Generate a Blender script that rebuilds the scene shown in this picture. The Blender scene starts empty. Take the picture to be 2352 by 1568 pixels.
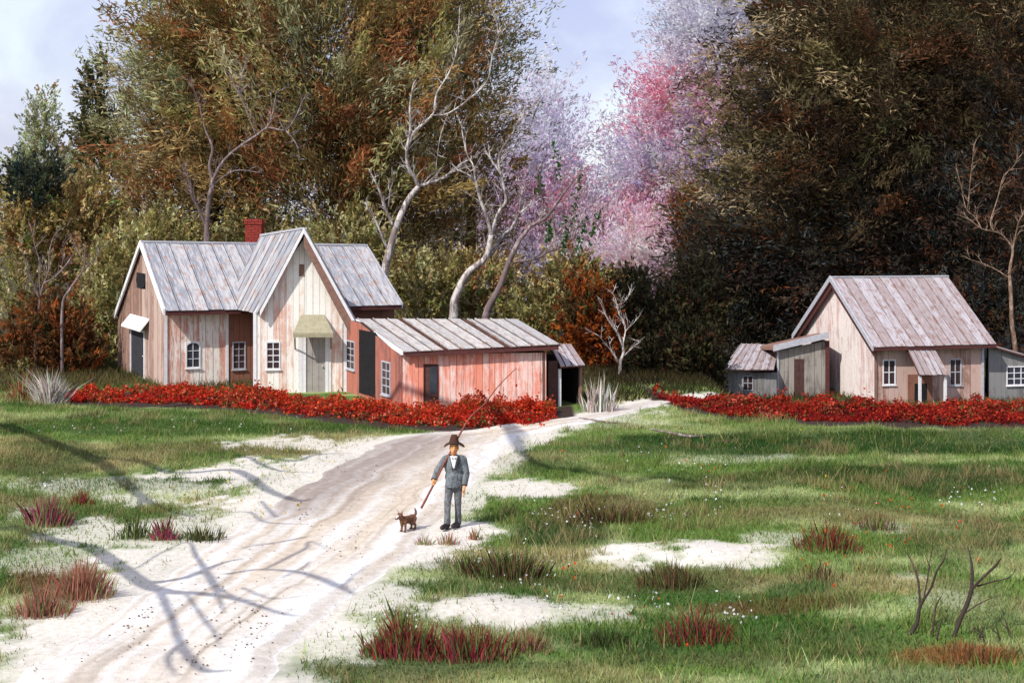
import bpy, math, random
import numpy as np
from mathutils import Vector

random.seed(7)
RNG = np.random.default_rng(11)
SC = bpy.context.scene
COL = SC.collection

# ------------------------------------------------------------------ camera
F, EYE, HZ, CX = 3231.0, 5.9, 494.0, 1176.0      # focal length, eye height and horizon row of a 2352 x 1568 picture
cam_d = bpy.data.cameras.new('camera')
cam = bpy.data.objects.new('camera', cam_d)
COL.objects.link(cam)
SC.camera = cam
cam.location = (0, 0, EYE)
cam.rotation_euler = (math.radians(90), 0, 0)
cam_d.sensor_width = 36.0
cam_d.lens = F / 2352.0 * 36.0
cam_d.shift_y = -(784.0 - HZ) / 2352.0
cam_d.clip_start = 0.1
cam_d.clip_end = 2000.0

# ------------------------------------------------------------------ light
SX, SY = 0.75, 0.80                               # shadow of a 1 m post on the ground
sun_d = bpy.data.lights.new('sun', 'SUN')
sun_d.energy = 4.0
sun_d.angle = math.radians(0.5)
sun_d.color = (1.0, 0.955, 0.89)
sun = bpy.data.objects.new('sun', sun_d)
COL.objects.link(sun)
sun.rotation_euler = Vector((SX, SY, -1.0)).to_track_quat('-Z', 'Y').to_euler()
sun.location = (-30, -30, 40)
SUN_EL = math.atan(1.0 / math.hypot(SX, SY))
SUN_ROT = math.atan2(-SX, -SY)

world = bpy.data.worlds.new('World')
SC.world = world
world.use_nodes = True
wt = world.node_tree
wt.nodes.clear()
def wn(t, **k):
    n = wt.nodes.new(t)
    for a, b in k.items():
        setattr(n, a, b)
    return n
w_out = wn('ShaderNodeOutputWorld')
w_sky = wn('ShaderNodeTexSky', sky_type='NISHITA', sun_disc=False, sun_elevation=SUN_EL, sun_rotation=SUN_ROT)
w_b1 = wn('ShaderNodeBackground')
w_b1.inputs['Strength'].default_value = 0.05
wt.links.new(w_sky.outputs[0], w_b1.inputs['Color'])
w_tc = wn('ShaderNodeTexCoord')
w_map = wn('ShaderNodeMapping')
w_map.inputs['Scale'].default_value = (5.0, 5.0, 6.0)
wt.links.new(w_tc.outputs['Generated'], w_map.inputs['Vector'])
w_n1 = wn('ShaderNodeTexNoise')
w_n1.inputs['Scale'].default_value = 1.15
w_n1.inputs['Detail'].default_value = 6.0
w_n1.inputs['Roughness'].default_value = 0.55
w_n1.inputs['Distortion'].default_value = 0.6
wt.links.new(w_map.outputs[0], w_n1.inputs['Vector'])
w_r = wn('ShaderNodeValToRGB')
cr = w_r.color_ramp
cr.elements[0].position = 0.40; cr.elements[0].color = (0.40, 0.395, 0.60, 1)
cr.elements[1].position = 0.63; cr.elements[1].color = (0.66, 0.70, 0.75, 1)
e = cr.elements.new(0.50); e.color = (0.50, 0.50, 0.66, 1)
e = cr.elements.new(0.76); e.color = (0.72, 0.69, 0.62, 1)
wt.links.new(w_n1.outputs[0], w_r.inputs[0])
w_b2 = wn('ShaderNodeBackground')
w_b2.inputs['Strength'].default_value = 0.85
wt.links.new(w_r.outputs[0], w_b2.inputs['Color'])
w_add = wn('ShaderNodeAddShader')
wt.links.new(w_b1.outputs[0], w_add.inputs[0])
wt.links.new(w_b2.outputs[0], w_add.inputs[1])
wt.links.new(w_add.outputs[0], w_out.inputs['Surface'])

SC.view_settings.view_transform = 'Standard'
SC.view_settings.look = 'None'
SC.view_settings.exposure = 0.22
SC.view_settings.gamma = 1.0
SC.view_settings.use_curve_mapping = False
SC.render.engine = 'CYCLES'
SC.cycles.max_bounces = 6
SC.cycles.diffuse_bounces = 3
SC.cycles.use_denoising = True

# ------------------------------------------------------------------ noise, ground height, picture helpers
def _hash(ix, iy, seed):
    h = (ix.astype(np.int64) * 374761393 + iy.astype(np.int64) * 668265263 + seed * 2147483647) & 0xffffffff
    h = ((h ^ (h >> 13)) * 1274126177) & 0xffffffff
    return ((h ^ (h >> 16)) & 0xffff) / 65535.0
def vnoise(x, y, seed=0):
    x = np.asarray(x, float); y = np.asarray(y, float)
    ix = np.floor(x); iy = np.floor(y)
    fx = x - ix; fy = y - iy
    fx = fx * fx * (3 - 2 * fx); fy = fy * fy * (3 - 2 * fy)
    a = _hash(ix, iy, seed); b = _hash(ix + 1, iy, seed)
    c = _hash(ix, iy + 1, seed); d = _hash(ix + 1, iy + 1, seed)
    return (a * (1 - fx) + b * fx) * (1 - fy) + (c * (1 - fx) + d * fx) * fy
def fbm(x, y, seed=0, oct=3):
    s = 0; a = 0.5; t = 0
    for i in range(oct):
        s = s + a * vnoise(x * 2 ** i, y * 2 ** i, seed + i * 17); t += a; a *= 0.5
    return s / t
def sstep(a, b, x):
    t = np.clip((np.asarray(x, float) - a) / (b - a), 0, 1)
    return t * t * (3 - 2 * t)
MOUNDS = [(3.1, 24.3, 1.7, 0.9, 0.16), (-0.4, 21.2, 1.3, 0.8, 0.12), (5.5, 21.5, 2.5, 1.2, 0.10), (6.5, 30, 3.0, 2.0, 0.14), (-6.5, 31, 2.2, 1.2, 0.08)]
def gz(x, y):
    x = np.asarray(x, float); y = np.asarray(y, float)
    z = 0.16 * (fbm(x * 0.30, y * 0.30, 5, 3) - 0.5) + 0.05 * (vnoise(x * 1.3, y * 1.3, 9) - 0.5)
    for mx, my, rx, ry, h in MOUNDS:
        z = z + h * np.exp(-((x - mx) / rx) ** 2 - ((y - my) / ry) ** 2)
    near = 1 - sstep(41, 44, y)
    return z * near - 1.39 * sstep(43, 48.5, y) * sstep(6.6, 9.0, x) * 1.0
def P(px, py, Y):
    return Vector(((px - CX) * Y / F, Y, EYE - (py - HZ) * Y / F))
def G(px, py):
    z = 0.0
    for _ in range(6):
        Y = (EYE - z) * F / (py - HZ)
        x = (px - CX) * Y / F
        z = float(gz(x, Y))
    return Vector((x, Y, z))
def topx(x, y, z=0.0):
    return CX + F * x / y, HZ + F * (EYE - z) / y

# ------------------------------------------------------------------ object helpers
ORG = {}
def tag(o, label=None, cat=None, group=None, kind=None):
    if label: o['label'] = label
    if cat: o['category'] = cat
    if group: o['group'] = group
    if kind: o['kind'] = kind
    return o
def empty(name, loc, label=None, cat=None, group=None):
    o = bpy.data.objects.new(name, None)
    o.empty_display_size = 0.3
    COL.objects.link(o)
    o.location = loc
    ORG[o.name] = Vector(loc)
    return tag(o, label, cat, group)
def link(name, me, parent=None, loc=None):
    o = bpy.data.objects.new(name, me)
    COL.objects.link(o)
    if parent is not None:
        o.parent = parent
        ORG[o.name] = ORG[parent.name]
    else:
        o.location = loc if loc is not None else (0, 0, 0)
        ORG[o.name] = Vector(o.location)
    return o
def build(name, V, Fs, mat, parent=None, loc=None, smooth=False, uv=None, col=None):
    """V in world coordinates; stored relative to the thing's base."""
    org = ORG[parent.name] if parent is not None else Vector(loc if loc is not None else (0, 0, 0))
    V = np.asarray(V, float).reshape(-1, 3) - np.array(org)
    me = bpy.data.meshes.new(name)
    if isinstance(Fs, np.ndarray):
        n, k = Fs.shape
        me.vertices.add(len(V)); me.vertices.foreach_set('co', V.astype(np.float32).ravel())
        me.loops.add(n * k); me.loops.foreach_set('vertex_index', Fs.astype(np.int32).ravel())
        me.polygons.add(n)
        me.polygons.foreach_set('loop_start', np.arange(0, n * k, k, dtype=np.int32))
        me.update(calc_edges=True)
    else:
        me.from_pydata([tuple(v) for v in V], [], Fs)
    if col is not None:
        a = me.color_attributes.new('Col', 'FLOAT_COLOR', 'POINT')
        c = np.ones((len(V), 4), np.float32); c[:, :3] = col
        a.data.foreach_set('color', c.ravel())
    if uv is not None:
        l = me.uv_layers.new(name='UVMap')
        uvv = np.asarray(uv, np.float32)
        idx = np.empty(len(me.loops), np.int32); me.loops.foreach_get('vertex_index', idx)
        l.data.foreach_set('uv', uvv[idx].ravel())
    if mat is not None:
        me.materials.append(mat)
    if smooth:
        me.polygons.foreach_set('use_smooth', np.ones(len(me.polygons), bool))
    me.validate(clean_customdata=False)
    return link(name, me, parent, org if parent is None else None)

class MB:
    def __init__(s): s.v = []; s.f = []
    def add(s, v, f):
        o = len(s.v); s.v += [tuple(p) for p in v]; s.f += [tuple(i + o for i in q) for q in f]
        return s
    def hexa(s, p):               # p: 4 bottom, 4 top, same winding
        return s.add(p, [(3, 2, 1, 0), (4, 5, 6, 7), (0, 1, 5, 4), (1, 2, 6, 5), (2, 3, 7, 6), (3, 0, 4, 7)])
    def box(s, x0, x1, y0, y1, z0, z1):
        return s.hexa([(x0, y0, z0), (x1, y0, z0), (x1, y1, z0), (x0, y1, z0), (x0, y0, z1), (x1, y0, z1), (x1, y1, z1), (x0, y1, z1)])
    def beam(s, p, q, a, b):      # bar from p to q, half-vectors a and b
        p, q, a, b = Vector(p), Vector(q), Vector(a), Vector(b)
        return s.hexa([p - a - b, p + a - b, p + a + b, p - a + b, q - a - b, q + a - b, q + a + b, q - a + b])
    def prism(s, poly, off):      # polygon extruded by off
        n = len(poly); off = Vector(off)
        v = [Vector(p) for p in poly] + [Vector(p) + off for p in poly]
        f = [tuple(range(n))[::-1], tuple(range(n, 2 * n))] + [(i, (i + 1) % n, n + (i + 1) % n, n + i) for i in range(n)]
        return s.add(v, f)
    def tube(s, pts, rad, sides=7, caps=True, flat=1.0):
        pts = [Vector(p) for p in pts]; n = len(pts); base = len(s.v); ref = None
        for i in range(n):
            t = (pts[min(i + 1, n - 1)] - pts[max(i - 1, 0)]).normalized()
            if ref is None:
                ref = t.orthogonal().normalized() if abs(t.z) > 0.9 else Vector((0, 0, 1)).cross(t).normalized()
            u = (ref - t * ref.dot(t)).normalized(); ref = u; w = t.cross(u)
            r = rad[i]
            for k in range(sides):
                a = 2 * math.pi * k / sides
                s.v.append(tuple(pts[i] + u * (math.cos(a) * r) + w * (math.sin(a) * r * flat)))
        for i in range(n - 1):
            for k in range(sides):
                k2 = (k + 1) % sides
                s.f.append((base + i * sides + k, base + i * sides + k2, base + (i + 1) * sides + k2, base + (i + 1) * sides + k))
        if caps:
            s.f.append(tuple(base + k for k in range(sides))[::-1])
            s.f.append(tuple(base + (n - 1) * sides + k for k in range(sides)))
        return s
    def capsule(s, p, q, r0, r1, sides=12, flat=1.0):
        p, q = Vector(p), Vector(q); t = (q - p).normalized()
        pts = [p - t * r0 * 0.98, p - t * r0 * 0.75, p - t * r0 * 0.4, p, q, q + t * r1 * 0.4, q + t * r1 * 0.75, q + t * r1 * 0.98]
        return s.tube(pts, [r0 * .2, r0 * .66, r0 * .92, r0, r1, r1 * .92, r1 * .66, r1 * .2], sides, True, flat)
    def ell(s, c, r, nu=16, nv=10, rot=None):
        c = Vector(c); base = len(s.v); vs = [Vector((0, 0, 1))]
        for i in range(1, nv):
            th = math.pi * i / nv
            for k in range(nu):
                a = 2 * math.pi * k / nu
                vs.append(Vector((math.sin(th) * math.cos(a), math.sin(th) * math.sin(a), math.cos(th))))
        vs.append(Vector((0, 0, -1)))
        for v in vs:
            w = Vector((v.x * r[0], v.y * r[1], v.z * r[2]))
            if rot is not None: w = rot @ w
            s.v.append(tuple(c + w))
        for k in range(nu):
            s.f.append((base, base + 1 + k, base + 1 + (k + 1) % nu))
        for i in range(nv - 2):
            for k in range(nu):
                a = base + 1 + i * nu + k; b = base + 1 + i * nu + (k + 1) % nu
                s.f.append((a, a + nu, b + nu, b))
        l = len(s.v) - 1
        for k in range(nu):
            a = base + 1 + (nv - 2) * nu
            s.f.append((l, a + (k + 1) % nu, a + k))
        return s
    def make(s, name, mat, parent=None, loc=None, smooth=False, uv=None):
        return build(name, s.v, s.f, mat, parent, loc, smooth, uv)
def remesh(name, mb, voxel, mat, parent, smooth_iter=3):
    org = ORG[parent.name]
    me = bpy.data.meshes.new('raw')
    me.from_pydata([tuple(Vector(v) - org) for v in mb.v], [], mb.f)
    o = bpy.data.objects.new('raw', me); COL.objects.link(o)
    m = o.modifiers.new('r', 'REMESH'); m.mode = 'VOXEL'; m.voxel_size = voxel
    if smooth_iter:
        m2 = o.modifiers.new('s', 'SMOOTH'); m2.iterations = smooth_iter; m2.factor = 0.5
    dg = bpy.context.evaluated_depsgraph_get()
    out = bpy.data.meshes.new_from_object(o.evaluated_get(dg))
    bpy.data.objects.remove(o); bpy.data.meshes.remove(me)
    out.name = name
    out.materials.clear(); out.materials.append(mat)
    out.polygons.foreach_set('use_smooth', np.ones(len(out.polygons), bool))
    return link(name, out, parent)
def smoothpath(pts, rad, sub=5):
    pts = [Vector(p) for p in pts]; n = len(pts); op = []; orr = []
    for i in range(n - 1):
        a = pts[max(i - 1, 0)]; b = pts[i]; c = pts[i + 1]; d = pts[min(i + 2, n - 1)]
        for k in range(sub):
            t = k / sub
            op.append(0.5 * ((2 * b) + (c - a) * t + (2 * a - 5 * b + 4 * c - d) * t * t + (3 * b - a - 3 * c + d) * t ** 3))
            orr.append(rad[i] * (1 - t) + rad[i + 1] * t)
    op.append(pts[-1]); orr.append(rad[-1])
    return op, orr

# ------------------------------------------------------------------ materials
def mat_base(name, rough=0.8):
    m = bpy.data.materials.new(name); m.use_nodes = True
    nt = m.node_tree; b = nt.nodes['Principled BSDF']
    b.inputs['Roughness'].default_value = rough
    b.inputs['Specular IOR Level'].default_value = 0.25
    return m, nt, b
def nd(nt, t, **k):
    n = nt.nodes.new(t)
    for a, b in k.items(): setattr(n, a, b)
    return n
def mixc(nt, fac, a, b, mode='MIX'):
    n = nd(nt, 'ShaderNodeMix', data_type='RGBA', blend_type=mode)
    for sock, v in ((n.inputs[0], fac), (n.inputs[6], a), (n.inputs[7], b)):
        if hasattr(v, 'links'): nt.links.new(v, sock)
        elif isinstance(v, (int, float)): sock.default_value = v
        else: sock.default_value = (*v, 1)
    return n.outputs[2]
def noise(nt, vec, scale, detail=4, rough=0.6, dist=0.0):
    n = nd(nt, 'ShaderNodeTexNoise')
    n.inputs['Scale'].default_value = scale; n.inputs['Detail'].default_value = detail
    n.inputs['Roughness'].default_value = rough; n.inputs['Distortion'].default_value = dist
    if vec is not None: nt.links.new(vec, n.inputs['Vector'])
    return n.outputs[0]
def ramp(nt, v, a, b):
    n = nd(nt, 'ShaderNodeMapRange'); n.interpolation_type = 'SMOOTHSTEP'
    nt.links.new(v, n.inputs[0]); n.inputs[1].default_value = a; n.inputs[2].default_value = b
    return n.outputs[0]
def math_n(nt, op, a, b):
    n = nd(nt, 'ShaderNodeMath', operation=op)
    for s, v in ((n.inputs[0], a), (n.inputs[1], b)):
        if hasattr(v, 'links'): nt.links.new(v, s)
        else: s.default_value = v
    return n.outputs[0]
def bump(nt, b, h, strength, dist=0.01):
    n = nd(nt, 'ShaderNodeBump'); n.inputs['Strength'].default_value = strength; n.inputs['Distance'].default_value = dist
    nt.links.new(h, n.inputs['Height']); nt.links.new(n.outputs[0], b.inputs['Normal'])
def mapped(nt, scale, out='Object', rand=0.0):
    tc = nd(nt, 'ShaderNodeTexCoord'); mp = nd(nt, 'ShaderNodeMapping'); mp.inputs['Scale'].default_value = scale
    nt.links.new(tc.outputs[out], mp.inputs['Vector'])
    if rand:
        oi = nd(nt, 'ShaderNodeObjectInfo'); c = nd(nt, 'ShaderNodeCombineXYZ')
        v = math_n(nt, 'MULTIPLY', oi.outputs['Random'], rand)
        nt.links.new(v, c.inputs[0]); nt.links.new(v, c.inputs[2])
        nt.links.new(c.outputs[0], mp.inputs['Location'])
    return mp.outputs[0]
def board_mat(name, base, s1, s2, a1=0.5, a2=0.5, rough=0.9):
    """weathered paint on upright boards: long streaks of two stains over the paint, each board a little different"""
    m, nt, b = mat_base(name, rough)
    v = mapped(nt, (7, 7, 0.75), rand=37.0)
    v2 = mapped(nt, (1.2, 1.2, 0.8))
    vf = mapped(nt, (60, 60, 9))
    n1 = noise(nt, v, 1.3, 4, 0.65, 0.4)
    n2 = noise(nt, v2, 1.4, 4, 0.7, 0.5)
    nf = noise(nt, vf, 1.0, 3, 0.6)
    oi = nd(nt, 'ShaderNodeObjectInfo')
    f1 = math_n(nt, 'ADD', math_n(nt, 'MULTIPLY', n1, 0.5), math_n(nt, 'MULTIPLY', n2, 0.5))
    f1 = math_n(nt, 'ADD', f1, math_n(nt, 'MULTIPLY', math_n(nt, 'SUBTRACT', oi.outputs['Random'], 0.5), 0.16))
    c = mixc(nt, ramp(nt, f1, 0.62 - 0.26 * a1, 0.80 - 0.26 * a1), base, s1)
    n3 = noise(nt, v, 2.1, 5, 0.7, 0.2)
    c = mixc(nt, ramp(nt, n3, 0.70 - 0.25 * a2, 0.88 - 0.25 * a2), c, s2)
    c = mixc(nt, math_n(nt, 'MULTIPLY', ramp(nt, nf, 0.5, 0.8), 0.45), c, tuple(0.55 * x for x in s2))
    nt.links.new(c, b.inputs['Base Color'])
    bump(nt, b, nf, 0.5, 0.006)
    return m
def roof_mat(name, base, cool, rust, a_rust=0.4):
    m, nt, b = mat_base(name, 0.6)
    v = mapped(nt, (5.5, 0.7, 1), 'UV', 0)
    n1 = noise(nt, v, 2.2, 5, 0.65, 0.3)
    v2 = mapped(nt, (3.0, 1.6, 1), 'UV', 0)
    n2 = noise(nt, v2, 1.6, 5, 0.7, 0.6)
    oi = nd(nt, 'ShaderNodeObjectInfo')
    f = math_n(nt, 'ADD', n1, math_n(nt, 'MULTIPLY', math_n(nt, 'SUBTRACT', oi.outputs['Random'], 0.5), 0.24))
    c = mixc(nt, ramp(nt, f, 0.38, 0.60), base, cool)
    c = mixc(nt, math_n(nt, 'MULTIPLY', ramp(nt, n2, 0.62 - 0.2 * a_rust, 0.76 - 0.2 * a_rust), 0.8), c, rust)
    n4 = noise(nt, mapped(nt, (22, 0.9, 1), 'UV', 0), 1.0, 4, 0.65)
    c = mixc(nt, math_n(nt, 'MULTIPLY', ramp(nt, n4, 0.52, 0.70), 0.5), c, tuple(0.45 * x for x in rust))
    nt.links.new(c, b.inputs['Base Color'])
    bump(nt, b, n4, 0.35, 0.006)
    return m
def plain_mat(name, c, rough=0.8, var=0.25, scale=8.0, metallic=0.0):
    m, nt, b = mat_base(name, rough)
    n = noise(nt, mapped(nt, (1, 1, 1), rand=11.0), scale, 4, 0.65)
    oi = nd(nt, 'ShaderNodeObjectInfo')
    lo = tuple(x * (1 - var) for x in c); hi = tuple(min(1, x * (1 + var)) for x in c)
    f = math_n(nt, 'ADD', math_n(nt, 'MULTIPLY', ramp(nt, n, 0.3, 0.7), 0.7), math_n(nt, 'MULTIPLY', oi.outputs['Random'], 0.3))
    nt.links.new(mixc(nt, f, lo, hi), b.inputs['Base Color'])
    b.inputs['Metallic'].default_value = metallic
    bump(nt, b, n, 0.25, 0.005)
    return m
def leaf_mat(name, trans=0.25):
    m = bpy.data.materials.new(name); m.use_nodes = True
    nt = m.node_tree; nt.nodes.clear()
    out = nd(nt, 'ShaderNodeOutputMaterial')
    at = nd(nt, 'ShaderNodeVertexColor', layer_name='Col')
    d = nd(nt, 'ShaderNodeBsdfPrincipled'); d.inputs['Roughness'].default_value = 0.85; d.inputs['Specular IOR Level'].default_value = 0.12
    t = nd(nt, 'ShaderNodeBsdfTranslucent'); mx = nd(nt, 'ShaderNodeMixShader'); mx.inputs[0].default_value = trans
    nt.links.new(at.outputs[0], d.inputs['Base Color']); nt.links.new(at.outputs[0], t.inputs['Color'])
    nt.links.new(d.outputs[0], mx.inputs[1]); nt.links.new(t.outputs[0], mx.inputs[2]); nt.links.new(mx.outputs[0], out.inputs['Surface'])
    return m
def bark_mat(name, dark, light, amt=0.5):
    m, nt, b = mat_base(name, 0.9)
    n = noise(nt, mapped(nt, (1, 1, 0.35)), 5.0, 5, 0.7, 0.5)
    n2 = noise(nt, mapped(nt, (1, 1, 1)), 26.0, 3, 0.6)
    c = mixc(nt, ramp(nt, n, 0.62 - 0.25 * amt, 0.78 - 0.25 * amt), dark, light)
    c = mixc(nt, math_n(nt, 'MULTIPLY', ramp(nt, n2, 0.5, 0.75), 0.5), c, tuple(x * 0.45 for x in dark))
    nt.links.new(c, b.inputs['Base Color'])
    bump(nt, b, n2, 0.6, 0.02)
    return m
def soil_mat(name, nscale=9.0):
    m, nt, b = mat_base(name, 0.95)
    at = nd(nt, 'ShaderNodeVertexColor', layer_name='Col')
    n = noise(nt, mapped(nt, (1, 1, 1)), nscale, 5, 0.7, 0.3)
    n2 = noise(nt, mapped(nt, (1, 1, 1)), nscale * 6, 4, 0.7)
    c = mixc(nt, ramp(nt, n, 0.3, 0.72), mixc(nt, 1.0, at.outputs[0], (0.76, 0.74, 0.72), 'MULTIPLY'), at.outputs[0])
    c = mixc(nt, math_n(nt, 'MULTIPLY', ramp(nt, n2, 0.55, 0.72), 0.35), c, mixc(nt, 1.0, c, (0.62, 0.56, 0.5), 'MULTIPLY'))
    nt.links.new(c, b.inputs['Base Color'])
    bump(nt, b, math_n(nt, 'ADD', n, math_n(nt, 'MULTIPLY', n2, 0.5)), 0.55, 0.04)
    return m

M = {}
M['leaf'] = leaf_mat('leaf', 0.36)
M['blossom'] = leaf_mat('blossom', 0.6)
M['blade'] = leaf_mat('grass_blade', 0.30)
M['soil'] = soil_mat('soil')
M['road'] = soil_mat('sandy_road', 5.0)
M['bark_pale'] = bark_mat('pale_bark', (0.20, 0.155, 0.145), (0.62, 0.57, 0.53), 0.75)
M['bark_mauve'] = bark_mat('mauve_bark', (0.16, 0.115, 0.11), (0.40, 0.32, 0.32), 0.55)
M['bark_dark'] = bark_mat('dark_bark', (0.05, 0.032, 0.022), (0.11, 0.08, 0.06), 0.4)
M['bark_twig'] = bark_mat('brown_twig', (0.05, 0.034, 0.028), (0.12, 0.075, 0.06), 0.5)
M['bark_tan'] = bark_mat('tan_bark', (0.16, 0.10, 0.065), (0.40, 0.28, 0.21), 0.6)
M['bd_white'] = board_mat('white_boards', (0.90, 0.87, 0.80), (0.74, 0.56, 0.44), (0.46, 0.27, 0.18), 0.46, 0.22)
M['bd_wing'] = board_mat('pink_white_boards', (0.88, 0.82, 0.74), (0.66, 0.34, 0.26), (0.27, 0.14, 0.10), 0.70, 0.66)
M['bd_gable'] = board_mat('pink_stained_white_boards', (0.90, 0.86, 0.79), (0.72, 0.45, 0.36), (0.44, 0.25, 0.17), 0.66, 0.5)
M['bd_brown_shaded'] = board_mat('brown_and_shaded_boards', (0.26, 0.115, 0.075), (0.14, 0.06, 0.045), (0.45, 0.31, 0.24), 0.5, 0.35)
M['bd_end'] = board_mat('shaded_brown_end_boards', (0.22, 0.13, 0.10), (0.36, 0.22, 0.165), (0.09, 0.06, 0.06), 0.75, 0.45)  # brown wood that also paints the end wall as its shaded side
M['bd_endlow'] = board_mat('pinkish_end_boards', (0.50, 0.37, 0.31), (0.30, 0.18, 0.145), (0.70, 0.62, 0.56), 0.6, 0.4)
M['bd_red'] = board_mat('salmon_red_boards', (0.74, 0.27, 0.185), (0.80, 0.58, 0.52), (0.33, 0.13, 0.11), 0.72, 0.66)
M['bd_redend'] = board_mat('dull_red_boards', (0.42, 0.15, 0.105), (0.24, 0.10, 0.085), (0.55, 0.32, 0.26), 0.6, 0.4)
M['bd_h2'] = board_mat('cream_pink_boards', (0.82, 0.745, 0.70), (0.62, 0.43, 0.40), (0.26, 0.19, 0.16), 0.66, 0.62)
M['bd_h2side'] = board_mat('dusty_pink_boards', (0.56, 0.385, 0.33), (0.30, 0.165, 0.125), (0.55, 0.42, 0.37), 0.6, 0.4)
M['bd_grey'] = board_mat('grey_olive_boards', (0.31, 0.285, 0.25), (0.15, 0.13, 0.12), (0.50, 0.46, 0.42), 0.6, 0.4)
M['bd_slate'] = board_mat('slate_grey_boards', (0.25, 0.245, 0.24), (0.15, 0.14, 0.135), (0.42, 0.40, 0.38), 0.6, 0.4)
M['wall_dark'] = plain_mat('dark_backing', (0.035, 0.026, 0.022))
M['wall_brown'] = plain_mat('brown_sheathing', (0.16, 0.10, 0.075))
M['roof1'] = roof_mat('grey_white_tin', (0.50, 0.485, 0.49), (0.26, 0.28, 0.325), (0.36, 0.215, 0.16), 0.55)
M['roof_shed'] = roof_mat('pale_tin', (0.58, 0.55, 0.51), (0.40, 0.39, 0.39), (0.38, 0.24, 0.18), 0.5)
M['roof_rust'] = roof_mat('rusted_tin', (0.15, 0.075, 0.055), (0.10, 0.05, 0.04), (0.30, 0.20, 0.16), 0.3)
M['roof2'] = roof_mat('pinkish_grey_tin', (0.46, 0.43, 0.455), (0.33, 0.27, 0.27), (0.26, 0.15, 0.12), 0.6)
M['trim_white'] = plain_mat('chalky_white_trim', (0.74, 0.73, 0.74), 0.8, 0.12)
M['trim_brown'] = plain_mat('brown_trim', (0.24, 0.135, 0.105), 0.85, 0.25)
M['trim_maroon'] = plain_mat('maroon_trim', (0.085, 0.028, 0.026), 0.85, 0.25)
M['trim_grey'] = plain_mat('grey_trim', (0.42, 0.42, 0.46), 0.8, 0.2)
M['pane'] = plain_mat('dark_pane', (0.050, 0.030, 0.032), 0.30, 0.4, 3.0)
M['pane_blue'] = plain_mat('slate_pane', (0.035, 0.042, 0.055), 0.45, 0.4, 3.0)
M['void'] = plain_mat('unlit_opening_black', (0.012, 0.011, 0.013), 0.9, 0.4)  # near-black colour painted for the shade inside openings
M['door_dark'] = plain_mat('charcoal_door', (0.042, 0.043, 0.050), 0.7, 0.35)
M['door_grey'] = plain_mat('grey_door', (0.34, 0.315, 0.29), 0.75, 0.2, 3.0)
M['door_brown'] = plain_mat('brown_door', (0.085, 0.04, 0.034), 0.8, 0.3)
M['awning'] = plain_mat('moss_tan_awning', (0.33, 0.30, 0.20), 0.9, 0.2)
M['brick'] = plain_mat('dark_red_brick', (0.23, 0.032, 0.022), 0.85, 0.35, 5.0)
M['mortar'] = plain_mat('red_mortar', (0.12, 0.03, 0.024), 0.95)
M['metal'] = plain_mat('worn_metal', (0.55, 0.52, 0.48), 0.4, 0.1, 8.0, 0.8)
def cloth_mat(name, c, var=.4):
    m, nt, b = mat_base(name, 0.95)
    v = mapped(nt, (1, 1, .55)); n = noise(nt, v, 11.0, 3, .55, 1.2); n2 = noise(nt, mapped(nt, (1, 1, 1)), 60.0, 2)
    f = ramp(nt, n, .3, .7)
    nt.links.new(mixc(nt, f, tuple(x * (1 - var) for x in c), tuple(x * (1 + var * .6) for x in c)), b.inputs['Base Color'])  # shade of the folds painted into the colour, following the bump
    bump(nt, b, math_n(nt, 'ADD', n, math_n(nt, 'MULTIPLY', n2, .12)), 1.0, .05)
    return m
M['skin'] = plain_mat('skin', (0.74, 0.33, 0.14), 0.6, 0.10, 14.0)
M['cloth_grey'] = cloth_mat('grey_suit_cloth', (0.17, 0.19, 0.205))
M['cloth_trouser'] = cloth_mat('grey_trouser_cloth', (0.155, 0.163, 0.175))
M['cloth_dark'] = plain_mat('dark_cloth', (0.03, 0.032, 0.04), 0.95)
M['shirt'] = plain_mat('white_shirt', (0.80, 0.79, 0.78), 0.9, 0.06)
M['tie'] = plain_mat('grey_tie', (0.16, 0.13, 0.14), 0.8)
M['felt'] = plain_mat('brown_felt', (0.062, 0.026, 0.015), 0.95, 0.35)
M['leather'] = plain_mat('black_leather', (0.03, 0.022, 0.022), 0.55, 0.3)
M['hair'] = plain_mat('brown_hair', (0.05, 0.028, 0.015), 0.8)
M['eye'] = plain_mat('dark_eye', (0.02, 0.015, 0.012), 0.3)
M['lip'] = plain_mat('lip', (0.42, 0.10, 0.06), 0.6)
M['rod'] = plain_mat('red_brown_rod', (0.19, 0.052, 0.032), 0.55, 0.3)
M['line'] = plain_mat('fishing_line', (0.25, 0.11, 0.09), 0.6)
M['bobber'] = plain_mat('red_bobber', (0.62, 0.03, 0.02), 0.5)
M['dog'] = plain_mat('brown_dog_fur', (0.19, 0.088, 0.052), 0.95, 0.5, 22.0)
M['dog_white'] = plain_mat('white_dog_fur', (0.78, 0.76, 0.74), 0.95)
M['dog_tan'] = plain_mat('tan_dog_fur', (0.32, 0.16, 0.06), 0.95)
M['stone'] = plain_mat('pebble', (0.16, 0.115, 0.09), 0.9, 0.5)

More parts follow.
